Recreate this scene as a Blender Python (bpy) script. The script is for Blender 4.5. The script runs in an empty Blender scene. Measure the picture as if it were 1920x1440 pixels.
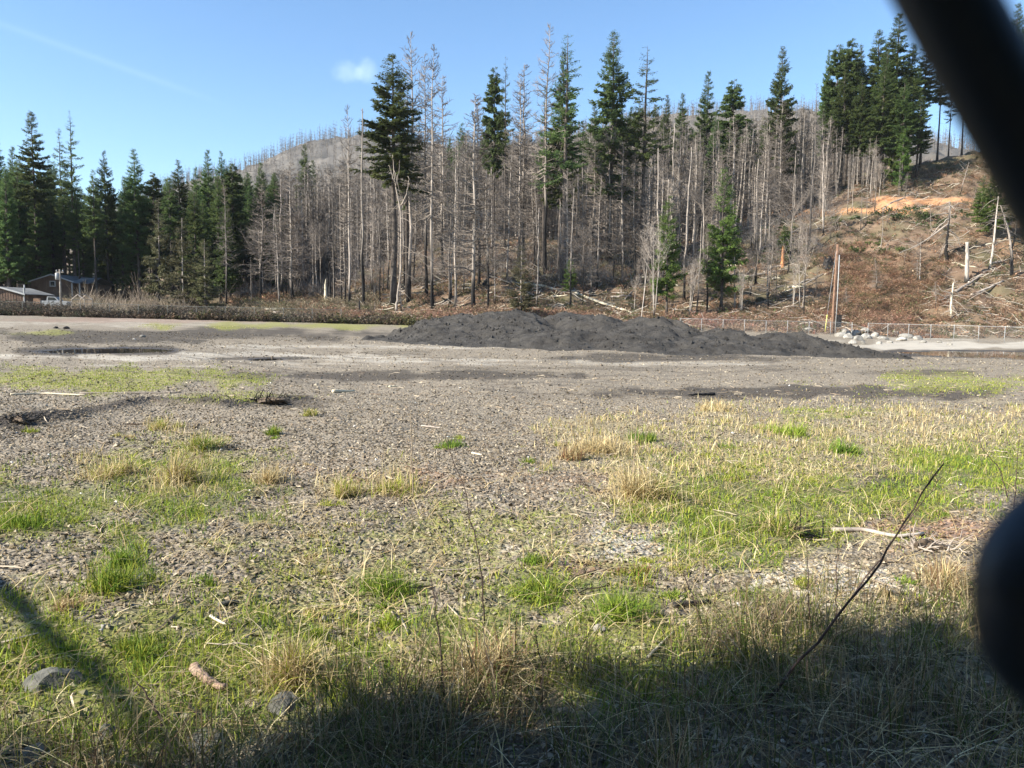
import bpy, math, random
import numpy as np
from mathutils import Matrix, Vector
R = math.radians
S = bpy.context.scene
COL = S.collection
rng = np.random.default_rng(7)
random.seed(7)
ONE = ['first', 'second', 'third', 'fourth', 'fifth', 'sixth', 'seventh', 'eighth', 'ninth']
OD = ONE + ['tenth', 'eleventh', 'twelfth', 'thirteenth', 'fourteenth', 'fifteenth', 'sixteenth', 'seventeenth', 'eighteenth', 'nineteenth', 'twentieth'] + ['twenty ' + w for w in ONE] + ['thirtieth'] + ['thirty ' + w for w in ONE] + ['fortieth'] + ['forty ' + w for w in ONE] + ['fiftieth'] + ['fifty ' + w for w in ONE] + ['sixtieth'] + ['sixty ' + w for w in ONE]

# ------------------------------------------------------------------ camera
F = 1450.0                       # focal length in pixels of the 1920 px wide photograph
PITCH, ROLL, CAMZ = math.atan(130 / F), R(0.6), 1.7
cf = np.array([0, math.cos(PITCH), -math.sin(PITCH)])
r0 = np.array([1.0, 0, 0]); u0 = np.array([0, math.sin(PITCH), math.cos(PITCH)])
cr = math.cos(ROLL) * r0 + math.sin(ROLL) * u0
cu = -math.sin(ROLL) * r0 + math.cos(ROLL) * u0
CP = np.array([0, 0, CAMZ])
cam = bpy.data.cameras.new('camera'); camo = bpy.data.objects.new('camera', cam); COL.objects.link(camo)
camo.matrix_world = Matrix(((cr[0], cu[0], -cf[0], 0), (cr[1], cu[1], -cf[1], 0), (cr[2], cu[2], -cf[2], CAMZ), (0, 0, 0, 1)))
cam.sensor_width = 36; cam.lens = F / 1920 * 36
cam.clip_start = 0.004; cam.clip_end = 6000
cam.dof.use_dof = True; cam.dof.focus_distance = 14; cam.dof.aperture_fstop = 30
S.camera = camo

# ------------------------------------------------------------------ light
SUN_EL, SUN_A = 34.0, np.array([-0.93, -0.37])      # horizontal direction towards the sun
SUN_A = SUN_A / np.linalg.norm(SUN_A)
tosun = Vector((SUN_A[0] * math.cos(R(SUN_EL)), SUN_A[1] * math.cos(R(SUN_EL)), math.sin(R(SUN_EL))))
W = bpy.data.worlds.new('World'); S.world = W; W.use_nodes = True
wt = W.node_tree; wt.nodes.clear()
wout = wt.nodes.new('ShaderNodeOutputWorld'); bg = wt.nodes.new('ShaderNodeBackground')
sky = wt.nodes.new('ShaderNodeTexSky'); sky.sky_type = 'NISHITA'; sky.sun_disc = False
sky.sun_elevation = R(SUN_EL); sky.sun_rotation = math.atan2(tosun.x, tosun.y)
sky.air_density = 1.05; sky.dust_density = 0.25; sky.ozone_density = 2.6; sky.altitude = 300
bg.inputs['Strength'].default_value = 0.098
wt.links.new(bg.outputs[0], wout.inputs[0])

def ray(px, row):
    return cf + (px - 960) / F * cr + (720 - row) / F * cu

def wmath(op, a, b=None, c=None):
    n = wt.nodes.new('ShaderNodeMath'); n.operation = op
    for i, v in enumerate((a, b, c)):
        if v is None: continue
        if isinstance(v, (int, float)): n.inputs[i].default_value = v
        else: wt.links.new(v, n.inputs[i])
    return n.outputs[0]

def wdot(vec, d):
    n = wt.nodes.new('ShaderNodeVectorMath'); n.operation = 'DOT_PRODUCT'
    wt.links.new(vec, n.inputs[0]); n.inputs[1].default_value = tuple(d)
    return n.outputs['Value']

tc = wt.nodes.new('ShaderNodeTexCoord'); gen = tc.outputs['Generated']
nz = wt.nodes.new('ShaderNodeTexNoise'); nz.inputs['Scale'].default_value = 60; nz.inputs['Detail'].default_value = 5
wt.links.new(gen, nz.inputs['Vector']); nzf = nz.outputs['Fac']

def sky_blob(px, row, wpx, hpx, amp):
    d = ray(px, row); d = d / np.linalg.norm(d)
    rgt = np.cross(d, [0, 0, 1]); rgt /= np.linalg.norm(rgt); up = np.cross(rgt, d)
    a = wmath('MULTIPLY', wdot(gen, rgt), F / wpx); b = wmath('MULTIPLY', wdot(gen, up), F / hpx)
    q = wmath('ADD', wmath('MULTIPLY', a, a), wmath('MULTIPLY', b, b))
    q = wmath('ADD', q, wmath('MULTIPLY', wmath('SUBTRACT', nzf, 0.5), 2.4))
    v = wmath('SUBTRACT', 1.0, q); n = wt.nodes.new('ShaderNodeMapRange'); n.interpolation_type = 'SMOOTHSTEP'; n.inputs[1].default_value = -.6; n.inputs[2].default_value = 1.5
    wt.links.new(v, n.inputs[0]); n.inputs[4].default_value = amp
    front = wmath('GREATER_THAN', wdot(gen, d), 0.5)
    return wmath('MULTIPLY', n.outputs[0], front)

mask = wmath('ADD', sky_blob(652, 134, 26, 17, .09), sky_blob(688, 132, 18, 19, .11))
# the contrail: a thin band along a great circle
a_, b_ = ray(30, 55), ray(300, 152); nrm = np.cross(a_, b_); nrm /= np.linalg.norm(nrm)
mid = (a_ + b_) / 2; mid /= np.linalg.norm(mid); along = np.cross(nrm, mid)
dd = wmath('MULTIPLY', wdot(gen, nrm), F / 5); al = wmath('MULTIPLY', wdot(gen, along), F / 170)
tr = wmath('MULTIPLY', wmath('POWER', 2.718, wmath('MULTIPLY', wmath('MULTIPLY', dd, dd), -1.0)),
           wmath('POWER', 2.718, wmath('MULTIPLY', wmath('POWER', wmath('ABSOLUTE', al), 4.0), -1.0)))
tr = wmath('MULTIPLY', wmath('MULTIPLY', tr, wmath('GREATER_THAN', wdot(gen, mid), 0.5)), 0.025)
mask = wmath('ADD', mask, tr)
mx = wt.nodes.new('ShaderNodeMixRGB'); mx.inputs[2].default_value = (10.5, 11.5, 12.5, 1)
wt.links.new(mask, mx.inputs[0]); hs_ = wt.nodes.new('ShaderNodeHueSaturation'); hs_.inputs['Saturation'].default_value = 1.12; wt.links.new(sky.outputs[0], hs_.inputs['Color']); wt.links.new(hs_.outputs[0], mx.inputs[1]); wt.links.new(mx.outputs[0], bg.inputs[0])

sl = bpy.data.lights.new('sun', 'SUN'); sl.energy = 5.0; sl.angle = R(0.53); sl.color = (1, .945, .83)
so = bpy.data.objects.new('sun', sl); COL.objects.link(so)
so.rotation_euler = (-tosun).to_track_quat('-Z', 'Y').to_euler()
S.view_settings.view_transform = 'Standard'; S.view_settings.look = 'None'
S.view_settings.exposure = 1.3; S.view_settings.gamma = 1
S.render.resolution_x = 1024; S.render.resolution_y = 768
S.render.engine = 'CYCLES'

# ------------------------------------------------------------------ numeric helpers
def hash2(i, j, s):
    h = (i.astype(np.int64) * 374761393 + j.astype(np.int64) * 668265263 + s * 1442695041) & 0xffffffff
    h = ((h ^ (h >> 13)) * 1274126177) & 0xffffffff
    return ((h ^ (h >> 16)) & 0xffffff) / float(0xffffff)

def vnoise(x, y, s=0):
    xi, yi = np.floor(x), np.floor(y); fx, fy = x - xi, y - yi
    fx = fx * fx * (3 - 2 * fx); fy = fy * fy * (3 - 2 * fy)
    a, b = hash2(xi, yi, s), hash2(xi + 1, yi, s); c, d = hash2(xi, yi + 1, s), hash2(xi + 1, yi + 1, s)
    return (a * (1 - fx) + b * fx) * (1 - fy) + (c * (1 - fx) + d * fx) * fy - .5

def fbm(x, y, o=4, s=0):
    t = 0; a = 1.0
    for k in range(o):
        t = t + a * vnoise(x * 2 ** k + 13.7 * k, y * 2 ** k - 7.1 * k, s + k); a *= .5
    return t

def proj(x, y, z):
    dx, dy, dz = x, y, z - CAMZ
    d = dx * cf[0] + dy * cf[1] + dz * cf[2]; d = np.maximum(d, 1e-3)
    a = (dx * cr[0] + dy * cr[1] + dz * cr[2]) / d; b = (dx * cu[0] + dy * cu[1] + dz * cu[2]) / d
    return 960 + F * a, 720 - F * b

def at(px, row, Y):
    d = ray(px, row); return CP + d * (Y / d[1])

# ------------------------------------------------------------------ terrain table: image row of the ground by column and depth
TX = [-900, 0, 200, 400, 600, 700, 800, 900, 1000, 1100, 1200, 1300, 1400, 1500, 1600, 1700, 1800, 1920, 2900]
TT = {
 108: [585, 588, 592, 596, 600, 600, 600, 598, 600, 602, 602, 602, 605, 606, 608, 612, 616, 624, 640],
 120: [578, 576, 578, 576, 574, 572, 575, 565, 572, 578, 578, 575, 572, 562, 566, 562, 558, 562, 560],
 135: [570, 562, 565, 557, 553, 545, 525, 520, 522, 532, 535, 522, 505, 488, 484, 474, 464, 460, 440],
 150: [568, 556, 558, 547, 546, 522, 496, 480, 482, 494, 500, 484, 452, 436, 414, 394, 382, 374, 350],
 165: [565, 552, 554, 541, 538, 506, 474, 458, 455, 466, 470, 456, 424, 398, 364, 338, 322, 310, 280],
 180: [565, 550, 552, 538, 530, 490, 458, 438, 432, 443, 448, 434, 406, 378, 340, 307, 294, 286, 250],
 220: [560, 548, 548, 530, 510, 470, 435, 410, 400, 405, 402, 390, 370, 348, 330, 310, 303, 300, 290],
 280: [555, 545, 540, 515, 490, 455, 420, 390, 370, 362, 352, 342, 336, 332, 328, 322, 322, 322, 330],
 400: [545, 535, 525, 495, 460, 435, 415, 400, 385, 370, 350, 338, 336, 336, 340, 340, 340, 340, 350],
 650: [480, 440, 400, 352, 305, 295, 315, 325, 320, 285, 250, 240, 240, 245, 260, 275, 290, 300, 330],
 900: [460, 430, 395, 335, 264, 252, 268, 285, 275, 245, 220, 214, 206, 210, 222, 258, 290, 320, 340],
 1250: [480, 470, 440, 400, 340, 320, 320, 320, 310, 300, 290, 280, 270, 270, 290, 300, 320, 340, 360]}
TY = sorted(TT)
TZ = np.array([[at(px, row, Y)[2] for px, row in zip(TX, TT[Y])] for Y in TY])
LOTY = 99.0
PUD = [(85, 330, 653, 664), (468, 532, 672, 678), (1790, 2050, 662, 672)]      # standing water, in photo columns and rows
def plane_z(x, y): return -0.015 * x
def lot_hit(px, row):
    d = ray(px, row); t = -CAMZ / (d[2] + .015 * d[0]); p = CP + d * t; return p
PUDW = []
for (a, b, c, d_) in PUD:
    p0, p1 = lot_hit(a, (c + d_) / 2), lot_hit(b, (c + d_) / 2); q0, q1 = lot_hit((a + b) / 2, d_), lot_hit((a + b) / 2, c)
    PUDW.append(((p0[0] + p1[0]) / 2, (q0[1] + q1[1]) / 2, (p1[0] - p0[0]) / 2, (q1[1] - q0[1]) / 2))
RUT = [lot_hit(*p)[:2] for p in [(15, 795), (110, 785), (200, 768), (280, 756), (420, 766), (560, 752)]]
def seg_dist(x, y, pts):
    best = np.full(np.shape(x), 1e9)
    for (a, b) in zip(pts[:-1], pts[1:]):
        ax, ay = a; vx, vy = b[0] - ax, b[1] - ay
        t = np.clip(((x - ax) * vx + (y - ay) * vy) / (vx * vx + vy * vy), 0, 1)
        best = np.minimum(best, np.hypot(x - ax - t * vx, y - ay - t * vy))
    return best
def pud_mask(x, y, grow=1.0):
    m = np.zeros(np.shape(x)); wob = fbm(x * .9, y * .5, 3, 77)
    for (cx, cy, rx, ry) in PUDW:
        q = ((x - cx) / (rx * grow)) ** 2 + ((y - cy) / (ry * grow)) ** 2 + wob * .9
        m = np.maximum(m, np.clip(1.5 - q, 0, 1))
    return m
def T(x, y, fine=True):
    x = np.asarray(x, float); y = np.asarray(y, float)
    u = 960 + F * x / np.maximum(y, 1.0)
    yi = np.clip(np.interp(y, TY, range(len(TY))), 0, len(TY) - 1.001); xi = np.clip(np.interp(u, TX, range(len(TX))), 0, len(TX) - 1.001)
    i, j = yi.astype(int), xi.astype(int); fy, fx = yi - i, xi - j
    fx = fx * fx * (3 - 2 * fx) * .6 + fx * .4
    zt = (TZ[i, j] * (1 - fx) + TZ[i, j + 1] * fx) * (1 - fy) + (TZ[i + 1, j] * (1 - fx) + TZ[i + 1, j + 1] * fx) * fy
    w = np.clip((y - LOTY) / 9, 0, 1); w = w * w * (3 - 2 * w)
    zp = plane_z(x, y)
    z = zp * (1 - w) + zt * w
    z = z + w * (fbm(x / 14, y / 14, 4, 3) * 2.2 * np.clip(y / 150, .3, 4))
    if fine:
        near = 1 - w
        z = z + near * (fbm(x * .35, y * .35, 3, 11) * .10 + fbm(x * 1.6, y * 1.6, 3, 15) * .045)
        z = z + w * fbm(x / 2.2, y / 2.2, 3, 21) * .9
        dr = seg_dist(x, y, RUT); z = z + .09 * np.exp(-(dr / .22) ** 2) * (1 + fbm(x * 2, y * 2, 2, 4)) 
    pm = np.clip(pud_mask(x, y, 1.5) * 1.6, 0, 1)
    for (cx, cy, rx, ry) in PUDW:
        q = ((x - cx) / (rx * 2.2)) ** 2 + ((y - cy) / (ry * 2.6)) ** 2
        k = np.clip(1.6 - q, 0, 1); z = z * (1 - k) + (plane_z(cx, cy) + .03) * k
    z = z - pud_mask(x, y) * .07
    return z
def Tz(x, y): return float(T(np.array([x]), np.array([y]))[0])
def hit(px, row, y0=98.0, y1=330.0):
    """point of the ground seen at a photo pixel beyond the lot, or on the lot itself"""
    ys = np.concatenate([np.geomspace(2.2, 98, 700), np.linspace(98.5, y1, 900)])
    if y0 > 98: ys = ys[ys >= y0]
    d = ray(px, row); xs = d[0] / d[1] * ys; zs = CAMZ + d[2] / d[1] * ys
    g = T(xs, ys) >= zs
    k = int(np.argmax(g)) if g.any() else len(ys) - 1
    return np.array([xs[k], ys[k], float(T(xs[k:k + 1], ys[k:k + 1])[0])])
def colY(px, Y):                     # ground point in a photo column at a depth
    x = (px - 960) / F * Y; z = Tz(x, Y)
    for _ in range(3):
        p, r_ = proj(x, Y, z); x += (px - p) / F * Y; z = Tz(x, Y)
    return np.array([x, Y, z])

# ------------------------------------------------------------------ materials
def newmat(name):
    m = bpy.data.materials.new(name); m.use_nodes = True; nt = m.node_tree
    b = nt.nodes['Principled BSDF']; b.inputs['Specular IOR Level'].default_value = .25
    return m, nt, b
class N:
    def __init__(s, nt): s.nt = nt
    def add(s, t, **kw):
        n = s.nt.nodes.new(t)
        for k, v in kw.items():
            if isinstance(k, str) and hasattr(n, k): setattr(n, k, v)
        return n
    def ln(s, a, b): s.nt.links.new(a, b)
    def noise(s, scale, detail=4, vec=None, rough=.55):
        n = s.add('ShaderNodeTexNoise'); n.inputs['Scale'].default_value = scale; n.inputs['Detail'].default_value = detail
        n.inputs['Roughness'].default_value = rough
        if vec is not None: s.ln(vec, n.inputs['Vector'])
        return n.outputs['Fac']
    def ramp(s, fac, stops):
        n = s.add('ShaderNodeValToRGB'); e = n.color_ramp.elements
        while len(e) < len(stops): e.new(.5)
        for i, (p, c) in enumerate(stops):
            e[i].position = p; e[i].color = (*c, 1) if len(c) == 3 else c
        s.ln(fac, n.inputs[0]); return n.outputs[0]
    def mix(s, fac, a, b, mode='MIX'):
        n = s.add('ShaderNodeMixRGB'); n.blend_type = mode
        for i, v in enumerate((fac, a, b)):
            if isinstance(v, (int, float)): n.inputs[i].default_value = v if i == 0 else (v, v, v, 1)
            elif isinstance(v, tuple): n.inputs[i].default_value = (*v, 1)
            else: s.ln(v, n.inputs[i])
        return n.outputs[0]
    def math(s, op, a, b=None):
        n = s.add('ShaderNodeMath'); n.operation = op
        for i, v in enumerate((a, b)):
            if v is None: continue
            if isinstance(v, (int, float)): n.inputs[i].default_value = v
            else: s.ln(v, n.inputs[i])
        return n.outputs[0]
    def attr(s, name): n = s.add('ShaderNodeAttribute'); n.attribute_name = name; return n
    def bump(s, h, strength, dist, b):
        n = s.add('ShaderNodeBump'); n.inputs['Strength'].default_value = strength; n.inputs['Distance'].default_value = dist
        s.ln(h, n.inputs['Height']); s.ln(n.outputs[0], b.inputs['Normal'])
MATS = {}
def noisy(name, c0, c1, scale=3, rough=.85, bump=.4, bdist=.02, rnd=0.0, coords='Object', detail=5):
    if name in MATS: return MATS[name]
    m, nt, b = newmat(name); n = N(nt); tcn = n.add('ShaderNodeTexCoord')
    f = n.noise(scale, detail, tcn.outputs[coords]); c = n.ramp(f, [(.35, c0), (.68, c1)])
    if rnd:
        oi = n.add('ShaderNodeObjectInfo'); v = n.math('ADD', n.math('MULTIPLY', oi.outputs['Random'], rnd), 1 - rnd / 2)
        hs = n.add('ShaderNodeHueSaturation'); n.ln(c, hs.inputs['Color']); n.ln(v, hs.inputs['Value']); c = hs.outputs[0]
    n.ln(c, b.inputs['Base Color']); b.inputs['Roughness'].default_value = rough
    if bump: n.bump(n.noise(scale * 5, 4, tcn.outputs[coords]), bump, bdist, b)
    MATS[name] = m; return m
def barkmat(name, pale0, pale1, char0, char_h):
    """bark: pale weathered wood above, charred black at the foot (char_h metres, uneven)"""
    m, nt, b = newmat(name); n = N(nt); tcn = n.add('ShaderNodeTexCoord'); ob = tcn.outputs['Object']
    mp = n.add('ShaderNodeMapping'); mp.inputs['Scale'].default_value = (3, 3, .45); n.ln(ob, mp.inputs[0])
    f = n.noise(2.0, 5, mp.outputs[0]); c = n.ramp(f, [(.36, pale0), (.62, pale1)])
    oi = n.add('ShaderNodeObjectInfo'); rn = oi.outputs['Random']
    hs = n.add('ShaderNodeHueSaturation'); n.ln(c, hs.inputs['Color']); n.ln(n.math('ADD', n.math('MULTIPLY', rn, .75), .6), hs.inputs['Value']); c = hs.outputs[0]
    sx = n.add('ShaderNodeSeparateXYZ'); n.ln(ob, sx.inputs[0])
    h = n.math('ADD', n.math('DIVIDE', sx.outputs[2], char_h), n.math('MULTIPLY', n.math('SUBTRACT', n.noise(.55, 3, mp.outputs[0]), .5), 2.2))
    h = n.math('ADD', h, n.math('MULTIPLY', n.math('SUBTRACT', rn, .6), 1.3))
    mr = n.add('ShaderNodeMapRange'); mr.inputs[1].default_value = .55; mr.inputs[2].default_value = 1.1; n.ln(h, mr.inputs[0])
    c = n.mix(mr.outputs[0], char0, c)
    n.ln(c, b.inputs['Base Color']); b.inputs['Roughness'].default_value = .9
    n.bump(n.noise(6, 4, mp.outputs[0]), .6, .05, b); MATS[name] = m; return m
def folmat(name, c0, c1, c2, trans=.25, scale=.55):
    m, nt, b = newmat(name); n = N(nt); tcn = n.add('ShaderNodeTexCoord')
    f = n.noise(scale, 5, tcn.outputs['Object'], .7); c = n.ramp(f, [(.32, c0), (.5, c1), (.7, c2)])
    oi = n.add('ShaderNodeObjectInfo'); hs = n.add('ShaderNodeHueSaturation'); n.ln(c, hs.inputs['Color'])
    n.ln(n.math('ADD', n.math('MULTIPLY', oi.outputs['Random'], .6), .7), hs.inputs['Value'])
    n.ln(n.math('ADD', n.math('MULTIPLY', oi.outputs['Random'], .05), .475), hs.inputs['Hue'])
    n.ln(hs.outputs[0], b.inputs['Base Color']); b.inputs['Roughness'].default_value = .65
    tl = n.add('ShaderNodeBsdfTranslucent'); n.ln(hs.outputs[0], tl.inputs[0]); ms = n.add('ShaderNodeMixShader'); ms.inputs[0].default_value = trans
    out = nt.nodes['Material Output']; n.ln(b.outputs[0], ms.inputs[1]); n.ln(tl.outputs[0], ms.inputs[2]); n.ln(ms.outputs[0], out.inputs[0])
    MATS[name] = m; return m
def colmat(name, trans=0.0, rough=.8, spec=.25):
    """colour comes from the thing's own point colours (blade, leaf or stone hue)"""
    m, nt, b = newmat(name); n = N(nt); a = n.attr('hue')
    n.ln(a.outputs['Color'], b.inputs['Base Color']); b.inputs['Roughness'].default_value = rough; b.inputs['Specular IOR Level'].default_value = spec
    if trans:
        tl = n.add('ShaderNodeBsdfTranslucent'); n.ln(a.outputs['Color'], tl.inputs[0]); ms = n.add('ShaderNodeMixShader'); ms.inputs[0].default_value = trans
        n.ln(b.outputs[0], ms.inputs[1]); n.ln(tl.outputs[0], ms.inputs[2]); n.ln(ms.outputs[0], nt.nodes['Material Output'].inputs[0])
    MATS[name] = m; return m

# ------------------------------------------------------------------ mesh helpers
class MB:
    """collects vertices and faces (tris and quads) of ONE mesh"""
    def __init__(s): s.v = []; s.q = []; s.t = []; s.c = []; s.n = 0
    def add(s, v, q=None, t=None, c=None):
        v = np.asarray(v, float).reshape(-1, 3)
        if q is not None and len(q): s.q.append(np.asarray(q, np.int64).reshape(-1, 4) + s.n)
        if t is not None and len(t): s.t.append(np.asarray(t, np.int64).reshape(-1, 3) + s.n)
        s.v.append(v); s.n += len(v)
        if c is not None: s.c.append(np.broadcast_to(np.asarray(c, float), (len(v), 3)))
        return s
    def tubes(s, P, Rd, k=4, c=None, caps=True):
        """P (m,n,3), Rd (m,n)"""
        P = np.asarray(P, float); Rd = np.asarray(Rd, float)
        if P.ndim == 2: P = P[None]; Rd = Rd[None]
        m, n, _ = P.shape
        tan = np.gradient(P, axis=1); tan /= np.linalg.norm(tan, axis=2, keepdims=True) + 1e-9
        mt = tan.mean(axis=1, keepdims=True)
        ref = np.where(np.abs(mt[..., 2:3]) > .8, np.array([1.0, 0, 0]), np.array([0, 0, 1.0]))
        a = np.cross(tan, np.broadcast_to(ref, tan.shape)); a /= np.linalg.norm(a, axis=2, keepdims=True) + 1e-9
        b = np.cross(tan, a); th = np.arange(k) * 2 * math.pi / k
        V = P[:, :, None] + Rd[:, :, None, None] * (a[:, :, None] * np.cos(th)[:, None] + b[:, :, None] * np.sin(th)[:, None])
        base = (np.arange(m) * n * k)[:, None, None] + (np.arange(n - 1) * k)[None, :, None]
        j = np.arange(k)[None, None]; j1 = (j + 1) % k
        Q = np.stack([base + j, base + j1, base + k + j1, base + k + j], -1).reshape(-1, 4)
        cc = None
        if c is not None:
            c = np.asarray(c, float); cc = np.broadcast_to(c, (m, 3)) if c.ndim == 1 else c
            cc = np.repeat(cc, n * k, 0)
        tt = None
        if caps and k == 4 or caps and k > 4:
            st = np.arange(m) * n * k; tl = []
            for i in range(1, k - 1):
                tl.append(np.stack([st, st + i + 1, st + i], -1)); e = st + (n - 1) * k; tl.append(np.stack([e, e + i, e + i + 1], -1))
            tt = np.concatenate(tl)
        return s.add(V, Q, tt, cc)
    def box(s, c, d, rz=0.0, col=None, taper=1.0, R3=None):
        x, y, z = [q / 2 for q in d]
        v = np.array([[-x, -y, -z], [x, -y, -z], [x, y, -z], [-x, y, -z], [-x * taper, -y * taper, z], [x * taper, -y * taper, z], [x * taper, y * taper, z], [-x * taper, y * taper, z]])
        ca, sa = math.cos(rz), math.sin(rz); v = v @ np.array([[ca, sa, 0], [-sa, ca, 0], [0, 0, 1]])
        if R3 is not None: v = v @ R3
        return s.add(v + np.array(c), [[0, 3, 2, 1], [4, 5, 6, 7], [0, 1, 5, 4], [1, 2, 6, 5], [2, 3, 7, 6], [3, 0, 4, 7]], None, col)
    def sheet(s, v, faces): return s.add(v, faces)
    def mesh(s, name, mat=None, smooth=False):
        me = bpy.data.meshes.new(name); V = np.concatenate(s.v) if s.v else np.zeros((0, 3))
        q = np.concatenate(s.q) if s.q else np.zeros((0, 4), np.int64); t = np.concatenate(s.t) if s.t else np.zeros((0, 3), np.int64)
        me.vertices.add(len(V)); me.vertices.foreach_set('co', V.astype(np.float32).ravel())
        li = np.concatenate([q.ravel(), t.ravel()]).astype(np.int32); me.loops.add(len(li)); me.loops.foreach_set('vertex_index', li)
        nf = len(q) + len(t); me.polygons.add(nf)
        ls = np.concatenate([np.arange(len(q)) * 4, len(q) * 4 + np.arange(len(t)) * 3]).astype(np.int32)
        me.polygons.foreach_set('loop_start', ls)
        me.polygons.foreach_set('use_smooth', np.full(nf, smooth)); me.update(calc_edges=True)
        if s.c:
            C = np.concatenate(s.c); a = me.attributes.new('hue', 'FLOAT_COLOR', 'POINT')
            a.data.foreach_set('color', np.concatenate([C, np.ones((len(C), 1))], 1).astype(np.float32).ravel())
        if mat: me.materials.append(mat)
        return me
    def build(s, name, mat, parent=None, smooth=False, loc=None):
        o = bpy.data.objects.new(name, s.mesh(name, mat, smooth)); COL.objects.link(o)
        if parent is not None: o.parent = parent
        if loc is not None: o.location = loc
        return o
def tag(o, label=None, cat=None, group=None, kind=None):
    if label: o['label'] = label
    if cat: o['category'] = cat
    if group: o['group'] = group
    if kind: o['kind'] = kind
    return o
def empty(name, loc, rz=0.0, sc=None):
    o = bpy.data.objects.new(name, None); COL.objects.link(o); o.location = tuple(loc); o.rotation_euler.z = rz
    o.empty_display_size = .2
    if sc is not None: o.scale = sc
    return o
def link_part(name, me, parent):
    o = bpy.data.objects.new(name, me); COL.objects.link(o); o.parent = parent; return o

M_char = barkmat('burnt bark', (.17, .145, .122), (.38, .325, .28), (.018, .016, .015), 5.0)
M_dark = barkmat('dark bark', (.06, .052, .046), (.13, .11, .095), (.012, .011, .01), 9.0)
M_pale = barkmat('bleached bark', (.27, .235, .20), (.45, .395, .34), (.05, .045, .04), 1.2)
M_live = noisy('live bark', (.045, .036, .03), (.11, .09, .075), 2, rnd=.5, bump=.6, bdist=.05)
M_twig = noisy('dead twigs', (.14, .117, .098), (.26, .218, .185), .4, rnd=.6, bump=0)
M_twigp = noisy('pale dead twigs', (.22, .185, .155), (.36, .31, .265), .4, rnd=.4, bump=0)
M_twigd = noisy('dark dead twigs', (.09, .078, .07), (.17, .15, .135), .4, rnd=.4, bump=0)
M_fir = folmat('fir needles', (.058, .088, .030), (.10, .142, .046), (.18, .215, .068), .45)
M_firl = folmat('young fir needles', (.07, .12, .03), (.12, .19, .04), (.19, .26, .07), .35)
M_oliv = folmat('thin olive needles', (.07, .07, .035), (.12, .115, .055), (.18, .16, .09))
M_wood = noisy('weathered wood', (.22, .18, .15), (.45, .39, .33), 2.5, bump=.6, rnd=.5)
M_woodp = noisy('pale peeled wood', (.48, .42, .30), (.68, .6, .46), 2.5, bump=.4)
M_black = noisy('charred wood', (.012, .011, .011), (.05, .045, .042), 3, bump=.8, bdist=.04)
M_galv = noisy('galvanised steel', (.26, .26, .26), (.40, .40, .39), 4, rough=.45, bump=0)
M_rock = noisy('pale rock', (.17, .155, .135), (.38, .355, .31), 1.6, bump=1, bdist=.08, rnd=.5)
M_rockg = noisy('grey rock', (.06, .06, .05), (.19, .18, .16), 5, bump=.8, bdist=.02, rnd=.3)
M_hue = colmat('plant colours', .3, .75)
M_hueo = colmat('stone colours', 0, .92, .2)

# ------------------------------------------------------------------ ground: one sheet
def grow_mask(px, row, pats, soft=.5, s=0):
    m = np.zeros(np.shape(px)); wob = fbm(px / 60, row / 22, 4, s + 31) * 1.3
    for p in pats:
        cx, cy, rx, ry = p[:4]; a = p[4] if len(p) > 4 else 1.0
        q = np.sqrt(((px - cx) / rx) ** 2 + ((row - cy) / ry) ** 2) + wob * .8
        m = np.maximum(m, a * np.clip((1 + soft * .5 - q) / soft, 0, 1))
    return m
P_GREEN = [(90, 955, 150, 45, .8), (360, 930, 130, 55), (235, 1060, 60, 55), (70, 1190, 150, 90, .9), (720, 1100, 70, 38), (1000, 1105, 150, 38), (1160, 1135, 90, 55),
           (280, 1230, 170, 90), (500, 1250, 240, 90), (160, 1350, 260, 90), (420, 1340, 200, 60, .7), (860, 1190, 110, 60), (1150, 1250, 240, 80), (1420, 1250, 120, 60, .7), (600, 1180, 120, 50, .5), (60, 870, 40, 14, .3),
           (1420, 960, 210, 62), (1370, 1020, 140, 45, .8), (1620, 935, 250, 42), (1830, 880, 190, 45), (1560, 985, 120, 25, .5), (1290, 870, 120, 30, .5), (1640, 1180, 200, 60, .4), (1500, 1130, 60, 20, .4)]
P_MOSS = [(250, 1270, 500, 110, .9), (1000, 1230, 420, 100, .85), (620, 1120, 260, 60, .6), (1420, 950, 330, 90, .8), (1650, 850, 420, 60, .5), (330, 900, 170, 70, .6), (60, 960, 160, 70, .6), (820, 1060, 420, 60, .5), (90, 715, 300, 26, .7), (420, 746, 200, 12, .55), (1800, 716, 190, 20, .6), (1560, 775, 130, 12, .6), (560, 611, 260, 8, .75), (80, 624, 60, 6, .7), (960, 995, 260, 55, .6), (600, 1020, 260, 40, .45), (300, 1120, 300, 40, .35), (1830, 868, 210, 36, 1), (150, 1000, 200, 70, .3), (1250, 1080, 120, 30, .3), (1500, 940, 320, 70, .6),
          (300, 1250, 420, 120, .7), (1100, 1220, 420, 120, .6)]
P_STRAW = [(1160, 835, 120, 50), (1330, 810, 160, 40, .7), (1500, 835, 260, 48), (1760, 810, 260, 50), (1200, 930, 80, 60), (1380, 880, 220, 36), (350, 880, 70, 60), (205, 875, 60, 26), (305, 797, 34, 16), (395, 828, 40, 22), (505, 893, 36, 24), (640, 915, 50, 28), (745, 905, 46, 34), (1700, 760, 250, 14, .4), (1400, 765, 90, 14, .5), (150, 1120, 120, 30, .5), (560, 1200, 180, 40, .5), (1750, 1230, 260, 110, .8), (1400, 1010, 220, 36, .35)]
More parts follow.
